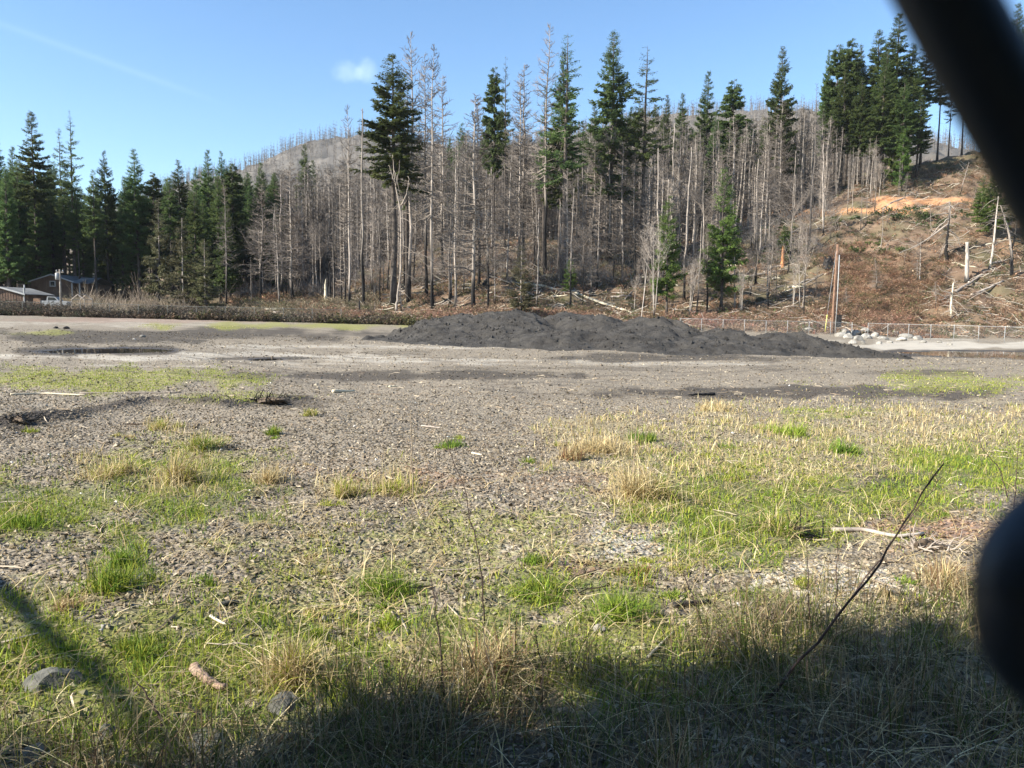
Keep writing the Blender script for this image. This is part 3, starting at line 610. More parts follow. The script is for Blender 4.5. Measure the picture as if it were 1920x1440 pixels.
FEATURE = [
 # left stand
 ('full', 4, 240, 140, 'dark fir cut by the left edge of the picture behind the low shed', .8), ('high', 72, 208, 138, 'very tall dark fir rising above the brown house, tallest of the left stand', .95),
 ('thin', 143, 206, 144, 'tall sparse-topped fir right behind the house roof, nearly bare at its tip', .85), ('thin', 122, 240, 150, 'thin-topped fir between the two tallest firs above the house', .8),
 ('full', 36, 275, 150, 'dark fir beside the tallest fir, left of it, with a blunt top', .8), ('full', 205, 283, 146, 'pointed dark fir rising right of the house against the sky', .85),
 ('full', 262, 279, 146, 'broad pointed fir with a clean spire between the house and the dead spruces', 1.0), ('high', 182, 318, 138, 'lower fir filling the gap right of the sparse fir', .9),
 ('full', 238, 330, 155, 'shorter fir just left of the broad pointed fir', .9), ('round', 293, 322, 150, 'blunt round topped fir right of the broad pointed fir', .9),
 ('full', 340, 300, 150, 'wide dark fir whose tip touches the far ridge line', 1.05), ('full', 372, 312, 158, 'fir just right of the wide dark fir near the far ridge', .9),
 ('full', 396, 281, 150, 'left of the twin fir spires below the far hill', .85), ('full', 420, 283, 152, 'right of the twin fir spires below the far hill', .85),
 ('round', 440, 305, 150, 'bulky fir right against the twin spires', .9), ('high', 318, 335, 160, 'short fir tucked behind the wide dark fir', .9),
 ('full', 466, 322, 165, 'fir at the dark edge of the left stand beside the grey dead trees', .9), ('full', 492, 304, 170, 'taller fir at the right end of the left stand', .9), ('full', 515, 330, 180, 'small fir top at the end of the left stand before the grey trees', .8),
 ('oliv', 300, 372, 122, 'thin olive brown half-dead spruce standing in front of the dark left stand', .8), ('oliv', 345, 408, 118, 'olive spruce with drooping thin crown left of the fuller olive spruce', 1.1),
 ('oliv', 386, 448, 117, 'fuller olive spruce in front of the brown bank, crown down to the brush', 1.35),
 # mid
 ('dfine', 424, 335, 122, 'pale leaning dead snag with curved branches standing before the dark stand', .7), ('dfull', 490, 345, 128, 'grey dead spruce with fans of bare branches at the edge of the dark stand', 1.2),
 ('dfull', 530, 318, 132, 'grey dead spruce with a dense bare crown and pale trunk', 1.25), ('dfull', 549, 305, 128, 'taller of two dead spruces standing close together, fan shaped bare crown', 1.35),
 ('full', 575, 270, 215, 'green fir standing in front of the far ridge among grey trees', .8), ('full', 588, 300, 230, 'lower green fir beside the fir at the far ridge', .8),
 ('dfine', 656, 200, 117, 'slim dead tree with a thin bare fan top left of the black pole', .75), ('pole', 682, 205, 116, 'straight black dead pole with almost no branches left of the big fir', .8),
 ('ddark', 626, 330, 119, 'dark dead pole rising behind the white and black stump', .7), ('pole', 640, 345, 122, 'second dark dead pole behind the white and black stump', .8),
 ('pole', 713, 380, 124, 'short dark snag leaning close to the black pole', .9),
 ('high', 738, 103, 120, 'biggest green fir in the middle left with wide drooping branches and black lower trunk', 1.4), ('dfine', 766, 58, 124, 'very tall dead tree with a thin grey top close behind the biggest fir', .85),
 ('thin', 764, 150, 128, 'sparse green fir overlapping the right side of the biggest fir', 1.0), ('dfine', 799, 100, 126, 'dead tree with thin side twigs left of the pale pole', .8),
 ('dfine', 811, 86, 113, 'tall pale dead tree with bare lower trunk and fine twigs at the top', .75), ('dfull', 832, 140, 140, 'grey dead tree with a rounded thin crown right of the tall pale one', .9),
 ('full', 865, 230, 200, 'small green fir tip between two grey dead crowns', 1.1), ('full', 842, 258, 190, 'short green fir behind the rounded dead crown', .8),
 ('dfull', 889, 175, 111, 'dead tree with a thick pale trunk, blackened foot and many bleached broken branches', 1.1), ('dfull', 898, 190, 128, 'dark dead tree close behind the thick pale trunk', .9),
 # centre
 ('round', 925, 124, 158, 'green fir with a narrow egg shaped crown in the centre', .62), ('thin', 946, 104, 156, 'sparse green fir right beside the egg shaped crown', .6), ('dfull', 979, 118, 150, 'tan dead fir with a dense bare crown in the centre', 1.0),
 ('dfull', 972, 140, 146, 'tan dead fir leaning on the dense bare crowned one', .8), ('dfine', 1022, 48, 140, 'tallest dead top in the centre with curved bare branches', .85), ('thin', 1018, 160, 142, 'fir with thin green tufts below the tallest dead top', .75),
 ('thin', 1056, 62, 135, 'tall green fir with gappy crown in the centre, left of the even one', 1.15), ('full', 1048, 95, 142, 'green fir close behind the gappy crowned fir', .7),
 ('full', 1141, 60, 150, 'tall evenly shaped green fir with upturned branches right of the centre', 1.1), ('thin', 1203, 86, 148, 'ragged see-through green fir right of the evenly shaped fir', 1.3),
 ('full', 1110, 195, 190, 'green fir crown low between the two tall centre firs', .9), ('full', 1180, 200, 185, 'green fir crown below the ragged fir', .9), ('full', 1160, 215, 180, 'low green fir under the evenly shaped fir', .9), ('full', 1090, 225, 195, 'low green fir right of the gappy fir', .8),
 ('full', 1225, 195, 210, 'dull green fir among grey crowns right of the ragged fir', .8), ('full', 1245, 178, 205, 'dull green fir left of the dense dark one', .75), ('full', 1273, 174, 190, 'dense dark fir with a pointed top below the sky line', .8), ('round', 1290, 240, 190, 'dark low fir leaning against the dense dark fir', .8),
 ('full', 1320, 134, 180, 'green fir with a long spire and layered branches left of the round dark fir', .9), ('full', 1335, 210, 175, 'broader green fir at the foot of the long spire', .8), ('round', 1367, 148, 175, 'round topped dense dark green fir with grey lower branches', .95),
 ('round', 1403, 222, 185, 'dark blunt fir bush between grey crowns right of the round topped fir', .7), ('thin', 1424, 215, 172, 'dark ragged fir left of the lone spire', .7),
 ('full', 1457, 86, 168, 'lone green spire rising from the grey trees before the right ridge', .9), ('dfull', 1457, 180, 165, 'grey dead tree wrapped round the foot of the lone spire', 1.0),
 ('dfull', 1370, 215, 162, 'grey dead tree standing before the round topped fir', 1.1), ('dfull', 1020, 260, 150, 'grey dead tree with ashy crown below the tallest dead top', 1.1),
 # right ridge
 ('round', 1560, 82, 184, 'dense green fir at the left end of the right ridge', .8), ('full', 1543, 92, 190, 'dark slim fir top at the left end of the right ridge', .6), ('round', 1583, 72, 182, 'bulky green fir second on the right ridge', .85), ('full', 1602, 84, 186, 'green fir spire just right of the bulky one', .8),
 ('full', 1633, 56, 182, 'tall green fir left of the tallest spire on the right ridge', 1.25), ('full', 1672, 26, 178, 'tallest green spire on the right ridge beside the dark fence wire', 1.25), ('full', 1652, 95, 176, 'yellowish green fir in front of the tallest spire', 1.25),
 ('full', 1700, 80, 178, 'green fir half hidden by the fence wire, right of the tallest spire', 1.25), ('high', 1725, 66, 182, 'fir with black trunk against the sky next to the fence wire', .9), ('high', 1757, 90, 184, 'fir with long bare black trunk on the ridge crest', .85),
 ('thin', 1778, 130, 185, 'thin fir on the ridge crest right beside the fence wire', .8), ('high', 1803, 120, 182, 'fir on the crest mostly behind the fence wire', .9), ('full', 1885, 5, 160, 'green fir at the top right corner beyond the fence wire', .9), ('full', 1912, 10, 165, 'green fir cut by the right edge at the top corner', .9),
 ('full', 1850, 90, 170, 'fir hidden behind the fence wire at the right', .9), ('low', 1672, 225, 166, 'bright green younger fir hanging low before the ridge', 1.0), ('low', 1690, 240, 162, 'olive green fir with low crown left of the cut slope', .9),
 ('full', 1648, 130, 168, 'dense olive green fir low in front of the ridge crowns', 1.4), ('full', 1688, 150, 165, 'dense green fir in front of the tallest spire with crown near the ground', 1.4), ('full', 1718, 175, 170, 'smaller green fir right of the dense olive ones on the ridge', 1.2), ('full', 1610, 150, 172, 'green fir at the edge of the pale alders on the ridge', 1.2), ('full', 1575, 130, 176, 'broad green fir under the bulky ridge crowns', 1.2),
 ('low', 1250, 366, 112, 'bright green narrow young fir standing before the grey trunks', .85), ('low', 1352, 316, 116, 'wider bright green young fir with bare lower trunk', .95), ('low', 1068, 484, 124, 'small bright green sapling on the centre slope', 1.4),
 ('low', 1862, 300, 135, 'yellow green pine on the right slope below the fence wire', 1.3), ('low', 1838, 330, 140, 'smaller pine left of the yellow green one', 1.1), ('low', 1470, 425, 138, 'bushy dark green young fir on the slope beside the orange stump', 2.0),
 ('oliv', 978, 460, 104, 'olive yellow thin sapling at the foot of the centre slope', 1.3),
 ('ddark', 1517, 155, 142, 'tall dead tree with rough black lower trunk on the right slope', .7), ('dpale', 1681, 290, 148, 'paired pale grey trunk on the cut slope, left one', .4), ('dpale', 1684, 300, 148.5, 'paired pale grey trunk on the cut slope, right one', .4),
 ('dark', 0, 0, 0, '', 0)]
for f in FEATURE:
    if f[0] == 'dark': continue
    put(f[0], f[1], f[2], f[3], f[4], f[5])

# random members of the stands
FT = [f for f in FEATURE if f[0] != 'dark']
def skyline(px): return np.interp(px, [380, 440, 520, 600, 650, 700, 800, 900, 1000, 1100, 1200, 1300, 1400, 1480, 1540, 1600, 1660, 1750, 1950], [400, 350, 315, 305, 295, 285, 260, 240, 235, 225, 205, 225, 215, 200, 190, 250, 270, 300, 330])
LB = {'left': ('dark fir with tall bare trunk inside the shaded left stand', 'firs of the dark left stand'),
      'near': ('bare burnt tree with thin trunk on the lower slope in front of the dense grey stand', 'burnt trees on the lower slope'),
      'mid': ('bare grey trunk inside the dense burnt stand on the hillside', 'grey trunks of the dense burnt stand'),
      'alder': ('slim pale leafless alder trunk standing with others above the orange cut', 'pale alders above the cut'),
      'ald2': ('slim leafless tree with fine upright twigs on the lower slope right of centre', 'leafless trees on the lower slope'),
      'green': ('green fir crown showing between the grey crowns of the upper slope', 'green firs among the grey crowns')}
rr = np.random.default_rng(99)
for i in range(170):                 # left stand
    px = rr.uniform(-150, 520); Y = rr.uniform(128, 200) if px < 440 else rr.uniform(150, 200)
    top = max(250, np.interp(px, [-100, 0, 150, 200, 350, 500], [255, 280, 305, 325, 325, 325])) + rr.uniform(0, 90)
    put(['high', 'full', 'dense', 'dense'][i % 4], px, top, Y, LB['left'][0], 1.05, LB['left'][1])
for i in range(18):
    put('dense' if i % 2 else 'full', rr.uniform(400, 525), rr.uniform(315, 370), rr.uniform(150, 205), LB['left'][0], 1.0, LB['left'][1])
for i in range(30):
    px = rr.uniform(1070, 1440); put('full', px, skyline(px) + rr.uniform(5, 90), rr.uniform(180, 260), LB['green'][0], .85, LB['green'][1])
for i in range(9):
    px = rr.uniform(780, 1070); put('full', px, skyline(px) + rr.uniform(10, 70), rr.uniform(180, 260), LB['green'][0], .8, LB['green'][1])
for i in range(64):                  # near burnt
    px = rr.uniform(440, 1540); Y = rr.uniform(110, 140) + (px < 700) * 6; k = ['dfull', 'pole', 'dpale', 'dfine', 'grey', 'ddark', 'pole'][rr.integers(0, 7)]
    Hh_ = rr.uniform(9, 24) if k != 'dpale' else rr.uniform(7, 16)
    p = colY(px, Y); ms, H0 = KIND[k]; tr_ = proj(p[0], p[1], p[2] + Hh_)[1]
    top = max(tr_, skyline(px) + rr.uniform(10, 100)); put(k, px, top, Y, LB['near'][0], .9, LB['near'][1], lean=(rr.normal(0, .02), rr.normal(0, .02)))
for i in range(95):
    px = rr.uniform(450, 1560) if i % 4 else rr.uniform(1150, 1560); Y = rr.uniform(140, 185); k = ['dfull', 'grey', 'dpale', 'dfine', 'alder', 'dfull', 'pole', 'dfull'][rr.integers(0, 8)]
    put(k, px, skyline(px) + rr.uniform(0, 110), Y, LB['mid'][0], 1.0, LB['mid'][1], lean=(rr.normal(0, .02), rr.normal(0, .02)))
for i in range(26):
    px = rr.uniform(1535, 1650); Y = rr.uniform(145, 170); put(['dpale', 'dpale', 'alder', 'dpale'][i % 4], px, 250 + rr.uniform(0, 90), Y, LB['alder'][0], .8, LB['alder'][1], lean=(rr.normal(0, .03), rr.normal(0, .03)))
for i in range(22):                  # low snags on the open right slope
    px = [1640, 1655, 1700, 1716, 1730, 1745, 1760, 1800, 1828, 1842, 1880, 1905, 1590, 1615, 1420, 1445, 1490, 1500, 1530, 1405, 1668, 1690][i] + rr.uniform(-6, 6); Y = rr.uniform(112, 158); p = colY(px, Y)
    o = put(['dfull', 'dpale', 'dfine', 'pole'][i % 4], px, proj(p[0], p[1], p[2] + rr.uniform(2.5, 8))[1], Y, 'x', 1.5, 'low snags on the open right slope', lean=(rr.normal(0, .08), rr.normal(0, .08)))
for i in range(22):
    px = rr.uniform(1180, 1520); Y = rr.uniform(108, 128); put(['mult', 'alder', 'grey'][i % 3], px, rr.uniform(400, 520) , Y, LB['ald2'][0], .7, LB['ald2'][1], lean=(rr.normal(0, .04), rr.normal(0, .04)))

# the rest of the burnt forest, far more trunks than anyone could count: one mesh
def forest(name, N_, fy, label, low_sets, fpx=(430, 1900), Hs=(14, 24), clampsky=True, mat=None, zrot=None):
    out = MB(); rs = np.random.default_rng(5 + N_)
    for i in range(N_):
        px = rs.uniform(*fpx); Yv = fy(rs); p = colY(px, Yv); Hh_ = rs.uniform(*Hs)
        if clampsky:
            mh = top_height(p, skyline(px) + rs.uniform(0, 40)); Hh_ = min(Hh_, mh)
            if Hh_ < 5: continue
        a = rs.uniform(0, 6.28); ca, sa = math.cos(a), math.sin(a); ar, H0, cc = low_sets[rs.integers(0, len(low_sets))]; s = Hh_ / H0
        V, Q, C = ar; v = V * s; v = v @ np.array([[ca, sa, 0], [-sa, ca, 0], [0, 0, 1]]); v = v + rs.normal(0, .02, 2)[0] * np.stack([v[:, 2], 0 * v[:, 2], 0 * v[:, 2]], -1)
        out.add(v + p, Q, None, C * rs.uniform(.6, 1.25))
    o = out.build(name, mat or M_hueo); tag(o, label, 'forest', kind='stuff'); return o
def lowset(seed, Hh, nb, tw, wid, elev, dark, k=1.0, power=.7):
    rs = np.random.default_rng(seed); P, rad = trunk_mb(Hh, .19, rs, .9, nseg=7); c = MB()
    c1 = np.array([.33, .285, .245]) * dark; n_ = 7
    base = np.array([.03, .027, .025]); c.tubes(P, rad, 4, c1)
    t = rs.uniform(0, 1, nb); z = Hh * (.15 + .85 * t) - .1; L = wid * (1 - t) ** power * rs.uniform(.4, 1.2, nb) + .3; az = rs.uniform(0, 6.28, nb)
    s = np.linspace(0, 1, 3); B = pt(P, z)[:, None] + np.stack([np.cos(az), np.sin(az), elev * (t - .2)], -1)[:, None] * (L[:, None] * s)[..., None]
    B[:, 2, 2] += .2 * L; c.tubes(B, k * .03 * (1 - .6 * s)[None] * np.ones((nb, 1)), 3, c1 * .55, False)
    m_ = nb * tw; ib = np.repeat(np.arange(nb), tw); b0 = B[ib, 1] + (B[ib, 2] - B[ib, 1]) * rs.uniform(-1, 1, (m_, 1)); d = unit((B[ib, 2] - B[ib, 1]) + rs.normal(0, .7, (m_, 3))); l = rs.uniform(.25, .8, m_)[:, None, None]
    s2 = np.array([0, 1.0]); c.tubes(b0[:, None] + d[:, None] * l * s2[None, :, None], k * .018 * np.ones((m_, 2)), 3, c1 * .55, False)
    return ((np.concatenate(c.v), np.concatenate(c.q), np.concatenate(c.c)), Hh, None)
LOWS = [lowset(400 + i, 20, 66, 5, 3.0, .4, d, 1.15) for i, d in enumerate([1, .8, 1.2, 1.0])]
forest('burnt_forest', 2500, lambda rs: 165 + 250 * rs.random() ** 1.3, 'grey burnt forest massed on the upper hillside behind the nearer dead trees', LOWS, Hs=(17, 34))
LOWF = [lowset(420 + i, 18, 20, 1, 2.4, .5, d * .7, 3.0) for i, d in enumerate([1, .8])]
forest('distant_burnt_forest', 3400, lambda rs: 560 + 390 * rs.random() ** .6, 'thin fringe of burnt trees on the far hill', LOWF, (250, 1950), (9, 19), False)

# ------------------------------------------------------------------ individual snags, logs, stumps
def crooked(name, pts, rad, mat, label, cat, k=8, branches=(), bmat=None, twigs=0, seed=0):
    """a trunk through given ground/air points, with its boughs as a part"""
    rs = np.random.default_rng(seed); P = np.array(pts, float); o0 = P[0].copy(); P = P - o0
    t = np.linspace(0, len(P) - 1, len(P) * 4); Q = np.stack([np.interp(t, range(len(P)), P[:, i]) for i in range(3)], -1); Rr = np.interp(t, range(len(P)), rad)
    Q[1:-1] += rs.normal(0, .03, Q[1:-1].shape) * min(1, rad[0] * 4); Rr = Rr * rs.uniform(.9, 1.1, len(Rr))
    o = MB().tubes(Q, Rr, k).build(name, mat, smooth=True); o.location = tuple(o0); tag(o, label, cat)
    if branches or twigs:
        c = None
        for br in branches:
            B = np.array(br[0]) - o0; tt = np.linspace(0, len(B) - 1, 10); BB = np.stack([np.interp(tt, range(len(B)), B[:, i]) for i in range(3)], -1)
            BB[1:] += rs.normal(0, .05, (9, 3)); MB().tubes(BB, np.linspace(br[1] * 1.6, br[1] * .5, 10), 5).build('limb', bmat or mat, o, True)
        if twigs:
            c = MB(); Lq = np.linalg.norm(P[-1] - P[0]); ii = rs.uniform(.25, 1, twigs) * (len(Q) - 1); b0 = np.stack([np.interp(ii, range(len(Q)), Q[:, j]) for j in range(3)], -1)
            d = unit(rs.normal(0, 1, (twigs, 3)) * [1, 1, .35]); l = rs.uniform(.5, 2.6, twigs) * max(Lq / 7, 1.0); s = np.linspace(0, 1, 6)
            BB = b0[:, None] + d[:, None] * l[:, None, None] * s[None, :, None]; BB[..., 2] -= (l[:, None] * .45 * s ** 2); BB[:, 1:] += np.cumsum(rs.normal(0, .06, (twigs, 5, 3)), 1)
            c.tubes(BB, .055 * (1 - .8 * s)[None] * np.ones((twigs, 1)), 4)
        if c: c.build('branches', bmat or mat, o)
    return o
def A3(px, row, Y): return at(px, row, Y)
b_ = hit(742, 586, 104, 140); Yb = b_[1]
crooked('forked_snag', [b_, A3(745, 560, Yb), A3(752, 500, Yb), A3(752, 400, Yb), A3(742, 350, Yb), A3(736, 290, Yb)], [.22, .16, .13, .11, .08, .03], M_greyb, 'pale forked snag with two curved limbs in front of the biggest fir', 'dead tree',
        branches=[([A3(752, 385, Yb), A3(760, 372, Yb), A3(765, 350, Yb), A3(766, 330, Yb)], .10), ([A3(742, 350, Yb), A3(748, 320, Yb), A3(750, 300, Yb)], .07), ([A3(740, 345, Yb), A3(733, 320, Yb), A3(729, 310, Yb)], .06)], twigs=16, seed=3)
b_ = hit(1776, 490, 110, 160); Yb = b_[1]
crooked('bristly_snag', [b_, A3(1773, 470, Yb), A3(1778, 430, Yb), A3(1781, 378, Yb)], [.32, .24, .18, .13], M_char, 'dead snag with long drooping bleached boughs above the rust slope', 'dead tree',
        branches=[([A3(1778, 420, Yb), A3(1750, 440, Yb), A3(1715, 462, Yb - 1), A3(1685, 475, Yb - 2)], .09), ([A3(1779, 400, Yb), A3(1755, 402, Yb), A3(1735, 412, Yb)], .06), ([A3(1778, 430, Yb), A3(1795, 445, Yb), A3(1802, 465, Yb)], .07),
                  ([A3(1780, 390, Yb), A3(1800, 380, Yb), A3(1815, 385, Yb)], .06), ([A3(1779, 410, Yb), A3(1760, 425, Yb), A3(1740, 452, Yb)], .07)], bmat=M_twigp, twigs=46, seed=4)
b_ = hit(1783, 598, 102, 140); Yb = b_[1]
crooked('curly_snag', [b_, A3(1783, 578, Yb), A3(1785, 555, Yb), A3(1788, 530, Yb)], [.16, .15, .13, .09], M_woodp, 'short white snag with curly bleached branches at the foot of the right slope', 'dead tree',
        branches=[([A3(1786, 553, Yb), A3(1770, 556, Yb), A3(1755, 548, Yb), A3(1750, 552, Yb)], .06), ([A3(1786, 550, Yb), A3(1766, 545, Yb), A3(1757, 535, Yb)], .05), ([A3(1787, 545, Yb), A3(1800, 552, Yb), A3(1806, 556, Yb)], .05), ([A3(1786, 555, Yb), A3(1772, 560, Yb), A3(1760, 562, Yb)], .05)], bmat=M_twigp, twigs=26, seed=5)
b_ = hit(1812, 530, 110, 160); Yb = b_[1]
crooked('broken_snag', [b_, A3(1813, 500, Yb), A3(1814, 480, Yb), A3(1813, 454, Yb)], [.36, .3, .28, .26], M_pale, 'branchless pale broken-off trunk with blackened foot right of the bristly snag', 'dead tree', seed=6)
b_ = hit(1855, 505, 110, 160); Yb = b_[1]
crooked('pale_snag', [b_, A3(1860, 480, Yb), A3(1866, 430, Yb), A3(1872, 368, Yb)], [.2, .17, .14, .08], M_pale, 'tall pale leaning trunk below the fence wire at the right', 'dead tree', twigs=14, bmat=M_twigp, seed=7)
b_ = hit(1897, 520, 110, 160); Yb = b_[1]
crooked('tangled_snag', [b_, A3(1897, 480, Yb), A3(1893, 445, Yb), A3(1885, 410, Yb), A3(1876, 385, Yb)], [.3, .22, .17, .12, .06], M_char, 'dark crooked tree with tangled branches near the right edge', 'dead tree', branches=[([A3(1896, 470, Yb), A3(1903, 440, Yb), A3(1908, 410, Yb)], .12)], bmat=M_char, twigs=36, seed=8)
b_ = hit(1467, 500, 110, 170); Yb = b_[1]
def stump(name, px, row, w, h, mat, label, seed, y0=102, spl=.35, cut=None):
    rs = np.random.default_rng(seed); p = hit(px, row, y0, 200); s = p[1] / F; w_, h_ = w * s, h * s; k = 12; n_ = 6; V = []
    jag = rs.uniform(-spl, spl, k) if cut is None else np.zeros(k)
    for i in range(n_):
        t = i / (n_ - 1)
        for j in range(k):
            a = j * 2 * math.pi / k; r_ = w_ / 2 * (1 - .4 * t + .55 * (t == 0)) * (1 + .18 * math.sin(3 * a + seed) + rs.normal(0, .04)); V.append([r_ * math.cos(a), r_ * math.sin(a), -.25 * (t == 0) + h_ * t * (1 + jag[j] * (t > .6))])
    V.append([0, 0, h_ * (.7 if cut is None else 1.0)]); Q = [[i * k + j, i * k + (j + 1) % k, (i + 1) * k + (j + 1) % k, (i + 1) * k + j] for i in range(n_ - 1) for j in range(k)]
    Tt = [[(n_ - 1) * k + j, (n_ - 1) * k + (j + 1) % k, n_ * k] for j in range(k)]
    o = MB().add(V, Q, Tt).build(name, mat); o.location = tuple(p); tag(o, label, 'stump'); return o, p, s
stump('broken_stump', 1467, 500, 7, 30, noisy('orange heartwood', (.35, .14, .06), (.55, .27, .12), 3, bump=.5), 'splintered bright orange broken stump on the right slope', 1)
stump('burnt_stump', 1552, 503, 22, 20, M_black, 'wide charred black stump above the utility pole', 2)
o_, p_, s_ = stump('split_stump', 617, 565, 12, 40, M_black, 'split stump, black at right and bleached white at left, below the burnt poles', 3, spl=.5)
q = MB(); q.tubes(np.array([[-.42, -.3, -.1], [-.40, -.28, 1.2], [-.46, -.2, 2.4], [-.38, -.2, 3.3]]) * (s_ / .08), np.array([.34, .24, .17, .04]) * (s_ / .08), 6); q.build('bleached_slab', M_woodp, o_)
stump('burnt_stump', 703, 562, 9, 22, M_black, 'small jagged black stump right of the split stump', 4, spl=.6)
stump('cut_stump', 553, 585, 8, 12, M_dark, 'low dark round stump behind the left brush', 5, cut=1)
stump('burnt_stump', 674, 588, 4, 24, M_black, 'thin black burnt post-like stump next to the forked snag', 6)
stump('cut_stump', 520, 594, 26, 10, M_wood, 'pale low wide stump carrying a flat slab behind the left brush', 7, cut=1)
stump('burnt_stump', 1190, 480, 10, 10, M_black, 'small charred stump high on the centre slope', 12)
p = hit(517, 584, 102, 150); s = p[1] / F
tag(MB().box((0, 0, 0), (36 * s, 1.4, 3.2 * s), .05, R3=np.array([[1, 0, .04], [0, 1, 0], [-.04, 0, 1]])).build('wood_slab', M_woodp, loc=tuple(p + [0, 0, 5 * s])), 'flat pale slab of wood lying on the wide low stump', 'wood slab')
# root wad
def rootwad(px, row, w, h, seed, label):
    rs = np.random.default_rng(seed); p = hit(px, row, 102, 200); s = p[1] / F; q = MB(); n_ = 46
    d = unit(rs.normal(0, 1, (n_, 3)) * [1, .5, .8]); d[:, 2] = np.abs(d[:, 2]) * 1.1; l = rs.uniform(.4, 1, n_); t = np.linspace(0, 1, 6)
    P = np.array([w * s * .5, w * s * .3, h * s]) * d[:, None] * (l[:, None, None] * t[None, :, None]) + np.cumsum(rs.normal(0, .05, (n_, 6, 3)), 1)
    q.tubes(P, .16 * (1 - .8 * t)[None] * np.ones((n_, 1)), 5)
    o = q.build('root_wad', M_wood, loc=tuple(p)); tag(o, label, 'root wad'); e = MB()
    e.add(*ico(rs, (w * s * .3, w * s * .2, h * s * .5), 2, .35)); e.build('earth_clod', noisy('root earth', (.07, .05, .035), (.16, .12, .085), 2, bump=.8, bdist=.08), o)
def ico(rs, sc, sub=2, amp=.2, flat=0.0):
    import bmesh
    bm = bmesh.new(); bmesh.ops.create_icosphere(bm, subdivisions=sub, radius=1.0); V = np.array([v.co[:] for v in bm.verts]); Tt = np.array([[v.index for v in f.verts] for f in bm.faces]); bm.free()
    o = rs.uniform(0, 50, 3); nsv = fbm(V[:, 0] * 1.3 + o[0], V[:, 1] * 1.3 + V[:, 2] * 1.7 + o[1], 3, 5); V = V * (1 + amp * 2 * nsv[:, None])
    for _ in range(4):              # knock planes off the lump so it reads as stone
        nn = unit(rs.normal(0, 1, 3)); dd = V @ nn; lim = rs.uniform(.55, .8); V = V - np.maximum(dd - lim, 0)[:, None] * nn
    return V * np.array(sc), None, Tt
rootwad(462, 560, 40, 30, 1, 'upturned root wad with dirt in front of the burnt trees at the left'); rootwad(1068, 470, 18, 12, 3, 'small torn root wad on the centre slope')

def log(a, b, r, mat, label, seed=0, y0=101, lift=.5, name='fallen_log', cat='fallen log'):
    p, q = hit(*a, y0, 220), hit(*b, y0, 220); rs = np.random.default_rng(seed); t = np.linspace(0, 1, 10)[:, None]; P = p * (1 - t) + q * t
    P[:, 2] = np.maximum(P[:, 2], 0 * P[:, 2] + T(P[:, 0], P[:, 1]) + r * lift) ; P[1:-1, 2] = (P[:-2, 2] + P[2:, 2] + P[1:-1, 2]) / 3; P = P + rs.normal(0, .03, P.shape) * (r / .2)
    o0 = P[0].copy(); m_ = MB().tubes(P - o0, np.linspace(r, r * .6, 10), 8)
    o = m_.build(name, mat, smooth=True, loc=tuple(o0)); tag(o, label, cat)
    if r > .12:
        nb = 5; ii = rs.integers(2, 9, nb); d = unit(rs.normal(0, 1, (nb, 3)) + [0, 0, .8]); s = np.linspace(0, 1, 3); B = (P[ii] - o0)[:, None] + d[:, None] * rs.uniform(.4, 1.6, nb)[:, None, None] * s[None, :, None]
        MB().tubes(B, .04 * (1 - .7 * s)[None] * np.ones((nb, 1)), 4).build('branch_stub', mat, o)
    return o
log((982, 533), (1085, 555), .30, M_woodp, 'upper pale yellow fallen log on the centre slope', 1); log((1068, 547), (1186, 588), .24, M_woodp, 'long pale yellow fallen log pointing down to the gravel heap', 2)
log((715, 556), (800, 548), .25, M_wood, 'grey fallen log lying along the foot of the slope by the forked snag', 3); log((745, 552), (860, 522), .22, M_wood, 'long thin fallen log climbing right of the forked snag', 4)
log((690, 528), (720, 505), .2, M_dark, 'dark fallen log behind the biggest fir foot', 5); log((895, 548), (935, 500), .3, M_dark, 'dark fallen trunk leaning beside the thick pale dead tree', 6)
log((790, 542), (852, 508), .2, M_wood, 'fallen log between the two pale trunks', 7); log((1400, 480), (1500, 430), .22, M_wood, 'fallen log running up the right slope toward the alders', 8)
log((1480, 408), (1640, 345), .22, M_wood, 'long pale fallen log along the upper slope under the ridge firs', 9); log((1655, 395), (1720, 360), .18, M_wood, 'fallen log beside the orange cut', 10)
log((1790, 550), (1850, 510), .25, M_wood, 'fallen log behind the curly snag', 11); log((1395, 520), (1480, 505), .24, M_wood, 'pale fallen log lying left of the charred stump', 12)
log((1820, 555), (1880, 528), .24, M_wood, 'grey fallen log near the right edge of the slope', 13); log((1290, 470), (1330, 440), .2, M_wood, 'fallen log between trunks above the bright narrow fir', 14)
log((1650, 365), (1790, 345), .14, M_dark, 'thin dark log on the cut below the ridge', 15)
rl = np.random.default_rng(31)
LGG = ('grey log among the litter of fallen logs on the burnt slope', 'litter of logs on the burnt slope')
for i in range(70):
    px = rl.uniform(700, 1560) if i % 3 else rl.uniform(1360, 1900); row = np.interp(px, [700, 850, 1000, 1200, 1400, 1560, 1900], [560, 535, 540, 555, 520, 500, 500]) + rl.uniform(-45, 40); L = rl.uniform(15, 55); a = rl.uniform(-.9, .35)
    if (1600 < px < 1760 and row > 440) or (1470 < px < 1630 and row < 480): continue
    log((px, row), (px + L * math.cos(a), row + L * math.sin(a) * .8), rl.uniform(.1, .22), [M_wood, M_wood, M_woodp, M_dark][rl.integers(0, 4)], LGG[0], i + 50).update_tag()
for o in COL.objects:
    if o.get('label') == LGG[0]: o['group'] = LGG[1]

